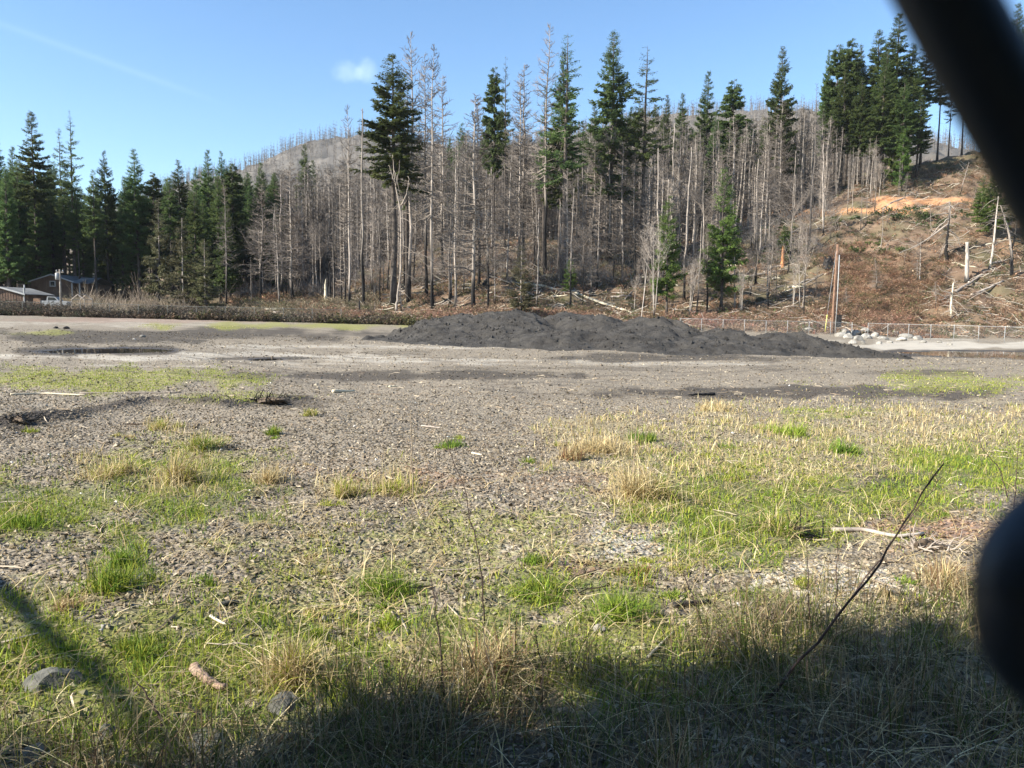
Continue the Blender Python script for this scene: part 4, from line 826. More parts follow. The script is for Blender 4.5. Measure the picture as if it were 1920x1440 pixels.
# ------------------------------------------------------------------ undergrowth, one mass each
def brush(name, pts, label, hue, hgt, nst, leaf=0, seed=0, rad=.012, spread=.8, cat='brush', ls=.09):
    """pts (n,3): spots on the ground; each carries a spray of thin stems and a few leaves"""
    rs = np.random.default_rng(seed); n_ = len(pts); m_ = n_ * nst; ib = np.repeat(np.arange(n_), nst); hv = (hgt * rs.uniform(.4, 1.2, n_) * (1 + .9 * fbm(pts[:, 0] / 9, pts[:, 1] / 9, 2, seed + 90) + 1.2 * fbm(pts[:, 0] / 3.5, pts[:, 1] / 3.5, 3, seed + 70)))[ib]
    d = np.stack([rs.normal(0, spread, m_), rs.normal(0, spread, m_), np.ones(m_)], -1); s = np.linspace(0, 1, 4)
    P = pts[ib][:, None] + rs.normal(0, .25, (m_, 1, 3)) * [1, 1, 0] + d[:, None] * (hv[:, None] * s)[..., None]; P[..., 2] -= (hv * .45 * rs.uniform(0, 1.3, m_))[:, None] * s ** 2; P[:, 1:] += rs.normal(0, .06, (m_, 3, 3))
    hb = np.array(hue)[rs.integers(0, len(hue), n_)] * rs.uniform(.6, 1.4, (n_, 1)); q = MB().tubes(P, rad * (1 - .7 * s)[None] * np.ones((m_, 1)), 3, hb[ib] * rs.uniform(.8, 1.3, (m_, 1)), False)
    if leaf:
        k = m_ * leaf; il = rs.integers(0, m_, k); f = rs.uniform(0, 1, (k, 1)); b0 = P[il, 1] * (1 - f) + P[il, 3] * f + rs.normal(0, .12, (k, 3)); u_ = unit(rs.normal(0, 1, (k, 3))); w_ = unit(np.cross(u_, rs.normal(0, 1, (k, 3))))
        l = ls * rs.uniform(.55, 1.5, (k, 1)); q.add(np.stack([b0 - u_ * l, b0 + w_ * l * .6, b0 + u_ * l, b0 - w_ * l * .6], 1), np.arange(k * 4).reshape(-1, 4), None, np.repeat(hb[ib[il]] * rs.uniform(.6, 1.5, (k, 1)), 4, 0))
    o = q.build(name, M_hue); return tag(o, label, cat, kind='stuff')
def spots(pxr, Yr, n_, seed, keep=None):
    rs = np.random.default_rng(seed); Yv = rs.uniform(*Yr, n_); px = rs.uniform(*pxr, n_); x = (px - 960) / F * Yv; z = T(x, Yv); P = np.stack([x, Yv, z], -1)
    pp, rw = proj(x, Yv, z); return P[keep(pp, rw)] if keep else P
dens_hill = lambda p, r: (fbm(p / 40, r / 14, 3, 91) > -.35) & ~((grow_mask(p, r, P_ORANGE, .7, 8) > .4))
brush('hillside_brush', spots((430, 1960), (101, 178), 9500, 1, dens_hill), 'tan and brown dry brush and dead stems covering the burnt slope', [(.27, .175, .11), (.20, .13, .085), (.33, .24, .16), (.12, .11, .055), (.29, .165, .10), (.09, .10, .04)], .9, 9, 2, 2, .026, ls=.11)
bl = spots((640, 1940), (101, 172), 1700, 21, lambda p, r: ~((grow_mask(p, r, [(1655, 545, 110, 75)], .5, 3) > .3))); rs_ = np.random.default_rng(22); k = len(bl); a = rs_.normal(2.6, .6, k); L_ = rs_.uniform(.8, 4.5, k); s4 = np.linspace(-.5, .5, 4)
P_ = bl[:, None] + np.stack([np.cos(a), np.sin(a) * .5, 0 * a], -1)[:, None] * (L_[:, None] * s4)[..., None]; P_[..., 2] = T(P_[..., 0], P_[..., 1]) + rs_.uniform(.05, .7, (k, 1)) + rs_.normal(0, .12, (k, 4)) + (s4 * L_[:, None]) * rs_.normal(0, .25, (k, 1))
tag(MB().tubes(P_, rs_.uniform(.025, .07, k)[:, None] * np.array([1, .9, .7, .3]), 4, np.array([[.46, .40, .33], [.34, .29, .24], [.24, .2, .17], [.55, .48, .38]])[rs_.integers(0, 4, k)]).build('branch_litter', M_hueo), 'bleached fallen branches littering the burnt slope', 'branches', kind='stuff')
brush('bracken', spots((1540, 1790), (100, 150), 2600, 2, lambda p, r: (r > 445) & (grow_mask(p, r, [(1655, 545, 125, 85)], .5, 3) > .3)), 'rust brown dead bracken covering the mound behind the right fence', [(.28, .155, .095), (.22, .12, .075), (.34, .21, .135), (.17, .13, .065)], .75, 13, 2, 3, .02, cat='bracken', ls=.07)
brush('reddish_brush', spots((560, 1700), (101, 111), 1500, 3), 'reddish stems of brush along the foot of the slope behind the lot', [(.30, .15, .11), (.26, .17, .12), (.34, .23, .15)], 1.0, 10, 2, 4, .022)
brush('green_scrub', spots((1420, 1900), (125, 165), 500, 4, lambda p, r: (grow_mask(p, r, [(1450, 440, 40, 30), (1720, 412, 90, 14), (1620, 420, 60, 12), (1660, 470, 60, 12), (1470, 480, 40, 25), (1740, 320, 25, 15)], .5, 3) > .3)), 'dark green low scrub below the orange cut', [(.05, .075, .025), (.08, .10, .03)], 1.1, 10, 8, 5, .02, cat='scrub', ls=.15)
brush('grey_undergrowth', spots((430, 1560), (134, 215), 4300, 5), 'fine grey leafless undergrowth between the burnt trunks', [(.26, .225, .195), (.32, .28, .25), (.20, .17, .15)], 3.0, 9, 0, 6, .022, .35, 'undergrowth')
brush('bank_brush', spots((-150, 700), (104, 128), 2600, 6, lambda p, r: (p > 190) | (fbm(p / 9, r / 5, 2, 8) > .25)), 'tan dry brush on the bank behind the left fence', [(.28, .22, .14), (.22, .17, .12), (.14, .13, .07), (.30, .25, .17)], 1.1, 10, 2, 7, .024)
brush('bare_saplings', spots((150, 420), (106, 124), 150, 8), 'tall thin bare saplings and whips between the house and the olive spruces', [(.34, .28, .21), (.26, .2, .15)], 3.4, 9, 0, 8, .026, .3, 'saplings')
fp = np.concatenate([spots((-250, 790), (99.0, 103.5), 3600, 9, lambda p, r: fbm(p / 26, r * 0, 4, 17) > np.interp(p, [250, 400], [-.4, .05])), spots((-250, 700), (97.6, 98.6), 260, 19)])
brush('bramble_thicket', fp, 'dark green and brown bramble thicket along the left fence', [(.045, .05, .025), (.08, .062, .042), (.12, .085, .06), (.06, .045, .035), (.15, .12, .085)], 1.15, 12, 4, 9, .022, .9, 'thicket', .11)
brush('bramble_edge', spots((300, 810), (97.6, 100), 420, 10, lambda p, r: fbm(p / 18, r * 0, 3, 23) > -.05), 'brown and green low bushes at the far edge of the lot', [(.09, .08, .035), (.16, .11, .07), (.07, .07, .03)], 1.0, 10, 5, 10, .018, .6, 'bushes', .14)

# ------------------------------------------------------------------ loose gravel and stones on the lot
def pats_at(x, y, pats, sd):
    px, rw = proj(x, y, T(x, y)); return grow_mask(px, rw, pats, .8, sd)
def near_pts(n_, seed, y0=2.5, y1=15, power=1.0, side=.72):
    rs = np.random.default_rng(seed); u = rs.random(n_); yv = (y0 ** (2 - power) + u * (y1 ** (2 - power) - y0 ** (2 - power))) ** (1 / (2 - power)); return rs.uniform(-side, side, n_) * yv + 0, yv, rs
def stones(name, n_, y0, y1, smin, smax, seed, label, power=1.0, dens=None, cols=None):
    x, y, rs = near_pts(n_, seed, y0, y1, power); gr = np.maximum(pats_at(x, y, P_GREEN, 6), pats_at(x, y, P_MOSS, 1) * .5); keep = (rs.random(n_) > gr * .75) & ((rs.random(n_) > (y - 8) / 11) | (y0 > 5))
    pale = pats_at(x, y, P_PALE, 3)[keep]; dark = pats_at(x, y, P_DARK, 2)[keep]; red = pats_at(x, y, P_RED, 4)[keep]; gr = gr[keep]; x, y = x[keep], y[keep]; n_ = len(x); z = T(x, y)
    sz = smin + (smax - smin) * rs.random(n_) ** 3.2; sz = sz * (1 + y * .02)
    O = np.array([[1, 0, 0], [-1, 0, 0], [0, 1, 0], [0, -1, 0], [0, 0, 1], [0, 0, -1.0]]); V = O[None] * rs.uniform(.6, 1.25, (n_, 6, 1)) + rs.normal(0, .16, (n_, 6, 3)); V *= np.stack([rs.uniform(.7, 1.3, n_), rs.uniform(.6, 1.1, n_), rs.uniform(.4, .8, n_)], -1)[:, None]
    a = rs.uniform(0, 6.28, n_); ca, sa = np.cos(a), np.sin(a); tl = rs.normal(0, .3, (n_, 2)); vx = V[..., 0] * ca[:, None] - V[..., 1] * sa[:, None]; vy = V[..., 0] * sa[:, None] + V[..., 1] * ca[:, None]; vz = V[..., 2] + vx * tl[:, :1] + vy * tl[:, 1:]
    V = np.stack([vx, vy, vz], -1) * sz[:, None, None]; V += np.stack([x, y, z + sz * .22], -1)[:, None]
    Tt = np.array([[0, 2, 4], [2, 1, 4], [1, 3, 4], [3, 0, 4], [2, 0, 5], [1, 2, 5], [3, 1, 5], [0, 3, 5]]); Tt = (Tt[None] + np.arange(n_)[:, None, None] * 6).reshape(-1, 3)
    base = np.array([[.185, .15, .104], [.265, .22, .157], [.135, .108, .077], [.24, .185, .128], [.36, .305, .225], [.08, .066, .049]])[rs.integers(0, 6, n_)]
    base = base * (1 + pale[:, None] * .7 * rs.uniform(.3, 1.3, (n_, 1))) * (1 - dark[:, None] * .5); base = base * (1 - .5 * gr[:, None]) + .5 * gr[:, None] * np.array([.14, .15, .05]); base = base * (1 - red[:, None] * [[.05, .35, .45]])
    big_ = rs.random(n_) > .997; base[big_] = [.55, .53, .49]; base *= rs.uniform(.75, 1.25, (n_, 1))
    o = MB().add(V.reshape(-1, 3), None, Tt, np.repeat(base, 6, 0)).build(name, M_hueo); return tag(o, label, 'gravel', kind='stuff')
stones('gravel', 190000, 2.6, 19, .006, .023, 41, 'loose angular brown grey gravel strewn over the near ground', 1.1)
stones('scattered_stones', 26000, 9, 50, .010, .034, 42, 'scattered stones over the middle of the lot', .9)

# ------------------------------------------------------------------ grass
GC = {'g': [(.115, .205, .025), (.17, .26, .035), (.24, .29, .045), (.085, .14, .022)], 'o': [(.29, .32, .04), (.36, .36, .055), (.21, .25, .035)], 's': [(.58, .46, .24), (.46, .35, .17), (.66, .56, .33), (.38, .28, .14)],
      'l': [(.09, .12, .025), (.13, .13, .04), (.20, .15, .08), (.30, .23, .13), (.36, .29, .18), (.07, .09, .02), (.16, .10, .06)], 'r': [(.30, .15, .08), (.24, .14, .08)], 'v': [(.23, .31, .035), (.30, .37, .05)]}  # long grass hues have shade painted in as darker greens and browns
def blades(x, y, rs, h, w, hue, lean=.5, flat=0.0, z=None):
    n_ = len(x); z = T(x, y) if z is None else z; a = rs.uniform(0, 6.28, n_); d = np.stack([np.cos(a), np.sin(a), 0 * a], -1); ln = np.abs(rs.normal(0, lean, n_)) + flat
    s = np.array([0, .35, .7, 1.0]); H_ = h[:, None]; P = np.stack([x, y, z - .004], -1)[:, None] + d[:, None] * (H_ * ln[:, None] * s ** 1.6)[..., None]; P[..., 2] += H_ * (s - np.clip(ln, 0, 1.3)[:, None] * .42 * s ** 2)
    b = rs.uniform(0, 6.28, n_); wv = np.stack([np.cos(b), np.sin(b), 0 * b], -1)[:, None] * (w[:, None] * np.array([.8, 1, .7, .08]))[..., None]
    V = np.stack([P - wv, P + wv], 2).reshape(n_, 8, 3); Q = np.array([[0, 1, 3, 2], [2, 3, 5, 4], [4, 5, 7, 6]]); Q = (Q[None] + np.arange(n_)[:, None, None] * 8).reshape(-1, 4)
    return V.reshape(-1, 3), Q, np.repeat(hue, 8, 0)
def huepick(rs, keys, n_): c = np.array(sum([GC[k] for k in keys], [])); return c[rs.integers(0, len(c), n_)] * rs.uniform(.7, 1.3, (n_, 1))
def field(name, n_, seed, pats, sd, hs, keys, label, y0=2.4, y1=16, power=1.0, lean=.5, flat=0.0, wd=.0016, cat='grass', thr=.35, clump=1.0):
    x, y, rs = near_pts(n_, seed, y0, y1, power); m_ = pats_at(x, y, pats, sd); cl = fbm(x * 3.1, y * 3.1, 3, seed) * clump + .55; keep = rs.random(n_) < np.clip(m_ * 1.3 - .1, 0, 1) * np.clip(cl, 0, 1); x, y = x[keep], y[keep]; k = len(x)
    h = rs.uniform(*hs, k) * (.6 + .8 * np.clip(cl[keep], 0, 1.2)); w = wd * rs.uniform(.7, 1.5, k) + y * .00022
    v, q, c = blades(x, y, rs, h, w, huepick(rs, keys, k), lean, flat); o = MB().add(v, q, None, c).build(name, M_hue); return tag(o, label, cat, kind='stuff')
field('short_grass', 170000, 51, P_GREEN, 6, (.03, .085), 'ggoov', 'short bright green grass growing in patches between the gravel', power=1.25, lean=.7)
field('mossy_grass', 300000, 52, P_MOSS, 1, (.014, .05), 'oov', 'low yellow green mossy growth over the gravel', y1=26, power=1.2, lean=.9)
field('dry_grass', 80000, 53, P_STRAW, 5, (.035, .14), 'sssso', 'pale straw coloured dry grass in the right middle of the lot', y1=17, power=1.05, lean=.8)
field('flattened_straw', 8500, 54, [(960, 1250, 1200, 330), (1500, 950, 500, 120), (300, 1150, 500, 80)], 7, (.08, .22), 'ss', 'flattened dead straw lying over grass and gravel', y1=9, power=1.3, lean=.5, flat=1.3)
P_LONG = [(1050, 1440, 800, 130), (1650, 1330, 420, 170), (1800, 1180, 170, 90, .6), (150, 1440, 420, 30, .5), (1000, 1290, 200, 50, .6)]
field('long_grass', 36000, 55, P_LONG, 8, (.10, .30), 'l', 'long tangled green and straw grass in the shade at the very front', y0=2.0, y1=4.8, power=1.2, lean=1.0, wd=.0013, clump=.9)
field('far_grass', 60000, 56, [(1800, 716, 220, 24), (90, 715, 320, 26), (1600, 775, 400, 20), (560, 611, 260, 7), (1400, 765, 90, 14)], 1, (.02, .07), 'oovs', 'thin low grass and moss further out on the lot', y0=14, y1=70, power=.6, lean=.6, wd=.003)
# thin strewn twigs and wood chips
x, y, rs = near_pts(1300, 57, 2.6, 22, 1.0); k = len(x); a = rs.uniform(0, 6.28, k); L = rs.uniform(.04, .28, k); s = np.linspace(-.5, .5, 4); P = np.stack([x, y, T(x, y) + .018], -1)[:, None] + np.stack([np.cos(a), np.sin(a), rs.normal(0, .08, k)], -1)[:, None] * (L[:, None] * s)[..., None] + rs.normal(0, .006, (k, 4, 3))
tag(MB().tubes(P, (rs.uniform(.0015, .005, k) * (1 + y * .06))[:, None] * np.array([.6, 1, 1, .5]), 3, np.array([[.32, .25, .18], [.16, .12, .09], [.44, .37, .28]])[rs.integers(0, 3, k)], False).build('twig_litter', M_hueo), 'small twigs and wood chips littering the gravel', 'twigs', kind='stuff')

def tuft(px, row, wpx, hpx, keys, label, seed, nb=320, lean=.55):
    rs = np.random.default_rng(seed); lean = rs.uniform(.6, 1.15); nb = int(nb * 1.1); d = ray(px, row); p = None
    t = np.linspace(2, 60, 3000); yy = t; xx = d[0] / d[1] * t; zz = CAMZ + d[2] / d[1] * t; g_ = T(xx, yy) >= zz; i = int(np.argmax(g_)); p = np.array([xx[i], yy[i], zz[i]]); s = p[1] / F
    r_ = wpx * s * .36; q_ = rs.integers(0, 4, nb); ox, oy = rs.normal(0, r_ * .6, 4), rs.normal(0, r_ * .6, 4); kx = rs.uniform(.2, .7, 4); x = p[0] + ox[q_] + rs.normal(0, 1, nb) * r_ * kx[q_]; y = p[1] + oy[q_] + rs.normal(0, 1, nb) * r_ * kx[q_]; z = T(x, y); h = hpx * s * .95 * rs.uniform(.2, 1.15, nb) * rs.uniform(.5, 1.05, 4)[q_]; w = .0016 * rs.uniform(.7, 1.5, nb) + y * .00022
    v, q, c = blades(x - p[0], y - p[1], rs, h, w, huepick(rs, keys, nb), lean, z=z - p[2]); o = MB().add(v, q, None, c).build('grass_tuft', M_hue, loc=tuple(p)); return tag(o, label, 'grass tuft', 'grass tufts on the gravel')
TUFTS = [(305, 806, 50, 30, 'so', 'small yellow tuft alone on the gravel below the dark rut'), (395, 840, 66, 42, 'ogs', 'rounded olive tuft above the tall straw tuft at the left'), (350, 905, 90, 75, 'sso', 'tall straw tuft with green foot at the left middle'),
 (205, 890, 80, 40, 'sso', 'spiky pale tuft left of the tall straw tuft'), (505, 905, 46, 50, 'ss', 'narrow pale straw tuft right of the tall straw tuft'), (640, 930, 56, 48, 'so', 'yellow straw tuft left of the centre'), (740, 925, 80, 48, 'so', 'wide yellow tuft at the foot of a dry stem near the centre'),
 (580, 778, 26, 26, 'so', 'tiny tuft right of the heap of roots'), (512, 815, 26, 24, 'og', 'tiny green tuft in the open gravel left of centre'), (1190, 935, 56, 110, 'ss', 'upright bundle of dead straw in the right centre'), (1240, 935, 70, 50, 'so', 'bent yellow green tuft beside the upright straw bundle'),
 (1120, 850, 100, 60, 'ss', 'fluffy straw clump at the left end of the dry grass'), (1205, 830, 50, 34, 'g', 'small green tuft at the back of the straw clump'), (1580, 850, 54, 34, 'g', 'dark green leafy tuft in the dry grass'), (1075, 860, 50, 40, 'sr', 'brownish leafy tuft left of the straw clump'), (850, 838, 50, 22, 'g', 'small dark green weed rosette in the open gravel'),
 (210, 1105, 80, 70, 'og', 'thick golden green tuft in front at the left'), (235, 1060, 60, 40, 'gv', 'bright green tuft behind the golden one'), (130, 1140, 60, 36, 'sr', 'matted pinkish straw tuft near the left edge'), (730, 1110, 90, 44, 'gv', 'bright green rounded tuft left of the front centre'), (1010, 1110, 120, 40, 'gvo', 'wide bright green tuft in the front centre'),
 (1160, 1150, 90, 66, 'gv', 'spiky bright green tuft right of the front centre'), (730, 1180, 60, 36, 'vo', 'yellow green tuft below the rounded green one'), (40, 985, 90, 30, 'gv', 'bright green tuft at the left edge'), (1005, 1055, 50, 22, 'gv', 'small bright leafy weed above the wide green tuft'), (1510, 1095, 40, 20, 'o', 'tiny moss tuft on the pale gravel patch'),
 (1210, 1075, 70, 20, 'ro', 'orange brown mossy tuft above the spiky green one'), (1480, 815, 70, 36, 'v', 'yellow green tuft at the back of the dry grass'), (1450, 1000, 80, 60, 'sog', 'yellow grass tuft beside the dark root lump'), (1760, 1100, 120, 90, 'ssr', 'tall brown straw tuft at the right near the dark wire'),
 (560, 1290, 150, 110, 'sso', 'long golden tuft arching over the grey rock'), (900, 1260, 120, 120, 'ssr', 'tall dead stalky tuft at the front centre'), (1330, 770, 40, 28, 's', 'pale tuft beside the dark stick at the right'), (270, 1230, 90, 50, 'og', 'green tuft right of the flat grey rock')]
for i, t_ in enumerate(TUFTS): tuft(*t_, seed=600 + i, nb=int(160 + t_[2] * 4.5))

rt = np.random.default_rng(88)
for i in range(46):
    px = rt.uniform(20, 1780); row = rt.uniform(780, 1230); ks = ['o', 'go', 'so', 'gv', 's'][rt.integers(0, 5)]; w_ = rt.uniform(.4, 1) * (row - 560) * .13
    o = tuft(px, row, w_, w_ * .42, ks, '', 900 + i, nb=int(60 + w_ * 2)); o['label'] = '%s small low tuft among the gravel, counted from the left' % OD[i]; o['group'] = 'small low tufts'
lst = sorted([o for o in COL.objects if o.get('group') == 'small low tufts'], key=lambda o: o.location.x / o.location.y)
for i, o in enumerate(lst): o['label'] = '%s small low tuft among the gravel, counted from the left' % OD[i]
# ------------------------------------------------------------------ weeds, sticks, rocks in the foreground
def lotp(px, row): p = hit(px, row, 2, 98); return p
def weed(pts, rad, mat, label, seed, side=0, name='dry_weed', base=None, cat='weed stem'):
    """pts: photo pixels of a stem from foot to tip, all at the depth of its foot"""
    p0 = lotp(*pts[0]); Yb = p0[1]; rs = np.random.default_rng(seed); P = np.array([p0] + [at(px, rw, Yb + (i + 1) * .03) for i, (px, rw) in enumerate(pts[1:])]); t = np.linspace(0, len(P) - 1, 16)
    Q = np.stack([np.interp(t, range(len(P)), P[:, i]) for i in range(3)], -1); Q[1:] += rs.normal(0, .004, Q[1:].shape); L = np.linalg.norm(Q[-1] - Q[0]); q = MB().tubes(Q - p0, np.linspace(rad * 1.35, rad * .5, 16), 5)
    if side:
        ii = rs.integers(4, 15, side); d = unit(unit(Q[-1] - Q[0])[None] * .8 + rs.normal(0, .6, (side, 3))); s = np.linspace(0, 1, 4); q.tubes((Q[ii] - p0)[:, None] + d[:, None] * (L * rs.uniform(.05, .16, side))[:, None, None] * s[None, :, None], rad * .45 * (1 - .6 * s)[None] * np.ones((side, 1)), 4)
    o = q.build(name, mat, smooth=True, loc=tuple(p0)); return tag(o, label, cat)
M_stemd = noisy('dark stems', (.035, .022, .02), (.09, .06, .05), 20, bump=0); M_stem = noisy('dry stems', (.20, .15, .11), (.36, .29, .2), 20, bump=0)
weed([(908, 1170), (905, 1090), (893, 1010), (870, 920), (835, 820)], .0035, M_stemd, 'thin dark leaning stem rising in the centre of the foreground', 1, 4)
weed([(833, 1310), (828, 1230), (818, 1150), (808, 1080)], .004, M_stemd, 'dark straight stem in front left of the centre', 2, 4)
weed([(1430, 1320), (1520, 1215), (1640, 1070), (1700, 975), (1770, 868)], .0055, M_stemd, 'long dark slanting twig at the right, its tip over the green moss', 3, 3)
weed([(1560, 1170), (1640, 1060), (1710, 965), (1768, 892)], .0035, M_stemd, 'shorter dark twig alongside the long slanting one', 4, 2)
weed([(775, 935), (773, 880), (772, 820), (771, 775)], .006, M_stem, 'upright reddish dry stem beyond the centre', 5, 6)
weed([(1185, 900), (1192, 830), (1197, 760)], .005, M_stem, 'thin straw stem above the upright straw bundle', 6, 3)
weed([(1900, 980), (1905, 900), (1912, 820)], .004, M_stemd, 'dark upright twig near the right edge with small side shoots', 7, 5)
weed([(1890, 935), (1875, 880), (1840, 840), (1825, 780)], .004, M_stemd, 'crooked dark twig left of the upright one near the right edge', 8, 4)
weed([(1318, 1180), (1300, 1120), (1280, 1070)], .0035, M_stemd, 'short dark stem left of the pale gravel patch', 9, 3)
weed([(1522, 1200), (1516, 1110), (1512, 1010)], .003, M_stemd, 'thin dark stem in front of the pale gravel patch', 10, 5)
weed([(1568, 1180), (1570, 1080), (1571, 1000)], .003, M_stemd, 'thin dark stem right behind the other in the pale gravel', 11, 5)
weed([(358, 1010), (345, 940), (310, 870)], .003, M_stem, 'thin bent stem through the tall straw tuft', 12, 3)
weed([(540, 985), (530, 930), (520, 880)], .003, M_stem, 'thin grey stem right of the narrow pale tuft', 13, 2)
weed([(875, 1130), (820, 1080), (750, 1035)], .0035, M_stem, 'pale dry stalk leaning left in the centre', 14, 5)
weed([(940, 1330), (915, 1230), (900, 1150)], .003, M_stem, 'dry stalk rising from the tall dead tuft', 15, 5)
weed([(875, 1330), (868, 1240), (860, 1160)], .003, M_stem, 'dry stalk left of the tall dead tuft', 16, 5)
weed([(1018, 1340), (1018, 1260), (1005, 1190)], .003, M_stemd, 'dark stalk at the front centre in the shade', 17, 4)
weed([(305, 1375), (295, 1335), (255, 1275)], .005, M_stemd, 'crooked dark twig at the front left', 18, 3)
weed([(1255, 830), (1258, 790), (1262, 745)], .004, M_stem, 'thin stem standing in the gravel above the dry grass', 19, 3)
weed([(1017, 860), (1015, 820), (1012, 785)], .004, M_stem, 'slim pale stem left of the brownish leafy tuft', 20, 3)
weed([(1655, 830), (1650, 790), (1645, 745)], .005, M_stem, 'dry weed stalk at the back of the straw field', 21, 6)
weed([(1710, 820), (1706, 785), (1712, 750)], .005, M_stem, 'second dry weed stalk at the back of the straw field', 22, 6)

def rock(px, row, w, h, mat, label, seed, name='rock', cat='rock', y0=2.0, group=None, dz=0.0):
    p = hit(px, row, y0, 140); s = p[1] / F; rs = np.random.default_rng(seed); V, _, Tt = ico(rs, (w * s / 2, w * s * .38, h * s * .62), 3 if p[1] < 12 else 2, .16)
    o = MB().add(V, None, Tt).build(name, mat, smooth=False, loc=(p[0], p[1], p[2] + h * s * (.15 if p[1] > 20 else -.02) + dz)); o.rotation_euler = (rs.normal(0, .1), rs.normal(0, .1), rs.uniform(0, 6)); return tag(o, label, cat, group)
rock(532, 1325, 84, 40, M_rockg, 'bluish grey rounded rock under the long golden tuft', 1); rock(95, 1285, 105, 42, M_rockg, 'flat grey rock in the green grass at the left edge', 2); rock(385, 1400, 90, 44, M_rockg, 'grey stone in the shade at the bottom left', 3)
rock(200, 1390, 60, 46, M_rockg, 'mossy upright stone right of the bottom left corner', 4); rock(55, 1425, 70, 40, M_rockg, 'rounded stone in the bottom left corner', 5); rock(1123, 1183, 34, 18, M_rock, 'small pale rounded stone below the spiky green tuft', 6)
rock(1005, 884, 12, 9, M_rock, 'small white stone alone in the gravel beyond the centre', 7); rock(1690, 1070, 18, 13, M_rock, 'small white stone on the gravel at the right', 8); rock(38, 1032, 16, 14, M_rock, 'small pale stone near the left edge', 9); rock(1400, 1075, 10, 8, M_rock, 'tiny white stone left of the pale gravel patch', 10)
rock(608, 1167, 12, 18, M_rock, 'upright pale pebble, left one of a pair', 11); rock(624, 1172, 10, 14, M_rock, 'pale pebble, right one of a pair', 12); rock(530, 1390, 60, 30, M_rockg, 'grey stone in the shade below the long golden tuft', 13); rock(195, 1178, 16, 12, M_rock, 'oval pale stone right of the matted straw tuft', 14)
def stick(pts, rad, mat, label, seed, name='stick', cat='stick', k=6, flat=1.0):
    P = np.array([lotp(*q) for q in pts]); P[:, 2] += rad * .9; rs = np.random.default_rng(seed); t = np.linspace(0, len(P) - 1, 12); Q = np.stack([np.interp(t, range(len(P)), P[:, i]) for i in range(3)], -1); Q += rs.normal(0, rad * .12, Q.shape); o0 = Q[0].copy()
    o = MB().tubes(Q - o0, rad * (1 - .45 * np.linspace(0, 1, 12)) * rs.uniform(.94, 1.06, 12), k).build(name, mat, smooth=True, loc=tuple(o0)); return tag(o, label, cat)
stick([(1560, 1000), (1620, 998), (1680, 1012), (1730, 1005)], .022, M_wood, 'thick peeled crooked branch lying on the grass at the right', 1); stick([(1340, 742), (1290, 743)], .035, M_black, 'short blackened log on the dark strip at the right', 2)
stick([(355, 1330), (385, 1350), (440, 1357)], .012, M_black, 'dark curved stick in the grass at the front left', 3); stick([(365, 1262), (385, 1285), (420, 1300)], .028, noisy('reddish wood', (.20, .12, .085), (.36, .26, .20), 12, bump=.5), 'broken reddish piece of split wood in the green grass', 4)
stick([(625, 738), (665, 736)], .04, M_woodp, 'pale flat wood chunk far out on the gravel', 5); stick([(790, 801), (826, 804)], .015, M_wood, 'short pale stick in the open gravel', 6); stick([(1262, 1142), (1330, 1132)], .02, M_black, 'dark twig lying right of the spiky green tuft', 7)
stick([(1215, 1235), (1262, 1188)], .009, M_woodp, 'pale broken branch propped in the grass right of centre', 8); stick([(410, 1140), (448, 1132)], .018, M_rockg, 'grey weathered splinter of wood left of centre', 9); stick([(395, 1158), (425, 1178)], .01, M_woodp, 'pale forked twig under the grey splinter', 10)
stick([(885, 852), (905, 855)], .014, M_woodp, 'tiny pale stick right of the weed rosette', 11); stick([(820, 1072), (960, 1066)], .006, M_wood, 'thin long stick lying across the gravel in the centre', 12); stick([(20, 742), (80, 740), (160, 743)], .02, M_woodp, 'long pale stick lying in the moss at the left', 13)
stick([(730, 728), (745, 727)], .03, M_woodp, 'white wood chip far out right of the pale chunk', 14); stick([(150, 740), (340, 738)], .018, M_wood, 'long thin pole lying in the moss above the rut', 15)
def rootheap(px, row, wpx, hpx, label, seed, n_=60, mat=None):
    p = lotp(px, row); s = p[1] / F; rs = np.random.default_rng(seed); q = MB(); t = np.linspace(0, 1, 5); c0 = rs.normal(0, 1, (n_, 3)) * [wpx * s * .22, wpx * s * .12, 0]; d = unit(rs.normal(0, 1, (n_, 3)) * [1, .7, .5]) * [[1, 1, 1]]; d[:, 2] = np.abs(d[:, 2]); l = hpx * s * rs.uniform(.5, 1.5, n_)
    P = c0[:, None] + d[:, None] * l[:, None, None] * t[None, :, None] + np.cumsum(rs.normal(0, hpx * s * .08, (n_, 5, 3)), 1); P[..., 2] = np.abs(P[..., 2]); q.tubes(P, hpx * s * .055 * (1 - .7 * t)[None] * np.ones((n_, 1)), 5)
    o = q.build('root_heap', mat or M_dark, loc=tuple(p)); tag(o, label, 'root heap'); V, _, Tt = ico(rs, (wpx * s * .36, wpx * s * .2, hpx * s * .5), 3, .3); MB().add(V, None, Tt).build('dirt_clod', MATS['root earth'], o)
rootheap(500, 757, 90, 22, 'dark heap of roots and soil at the end of the rut', 1); rootheap(42, 792, 50, 26, 'dark tangled clod at the left end of the rut', 2, 30); rootheap(1495, 1005, 70, 36, 'dark root lump in the grass at the right', 3, 40); rootheap(1740, 1030, 90, 34, 'pile of bark and dead wood near the right edge', 4, 50, M_wood); rootheap(285, 1108, 60, 14, 'low dark clod of earth right of the golden tuft', 5, 20); rootheap(1090, 1080, 60, 16, 'small reddish brown mound in the front centre', 6, 30, MATS['reddish wood'])
rootheap(255, 797, 56, 9, 'flat dark clod left of the small yellow tuft', 7, 16)

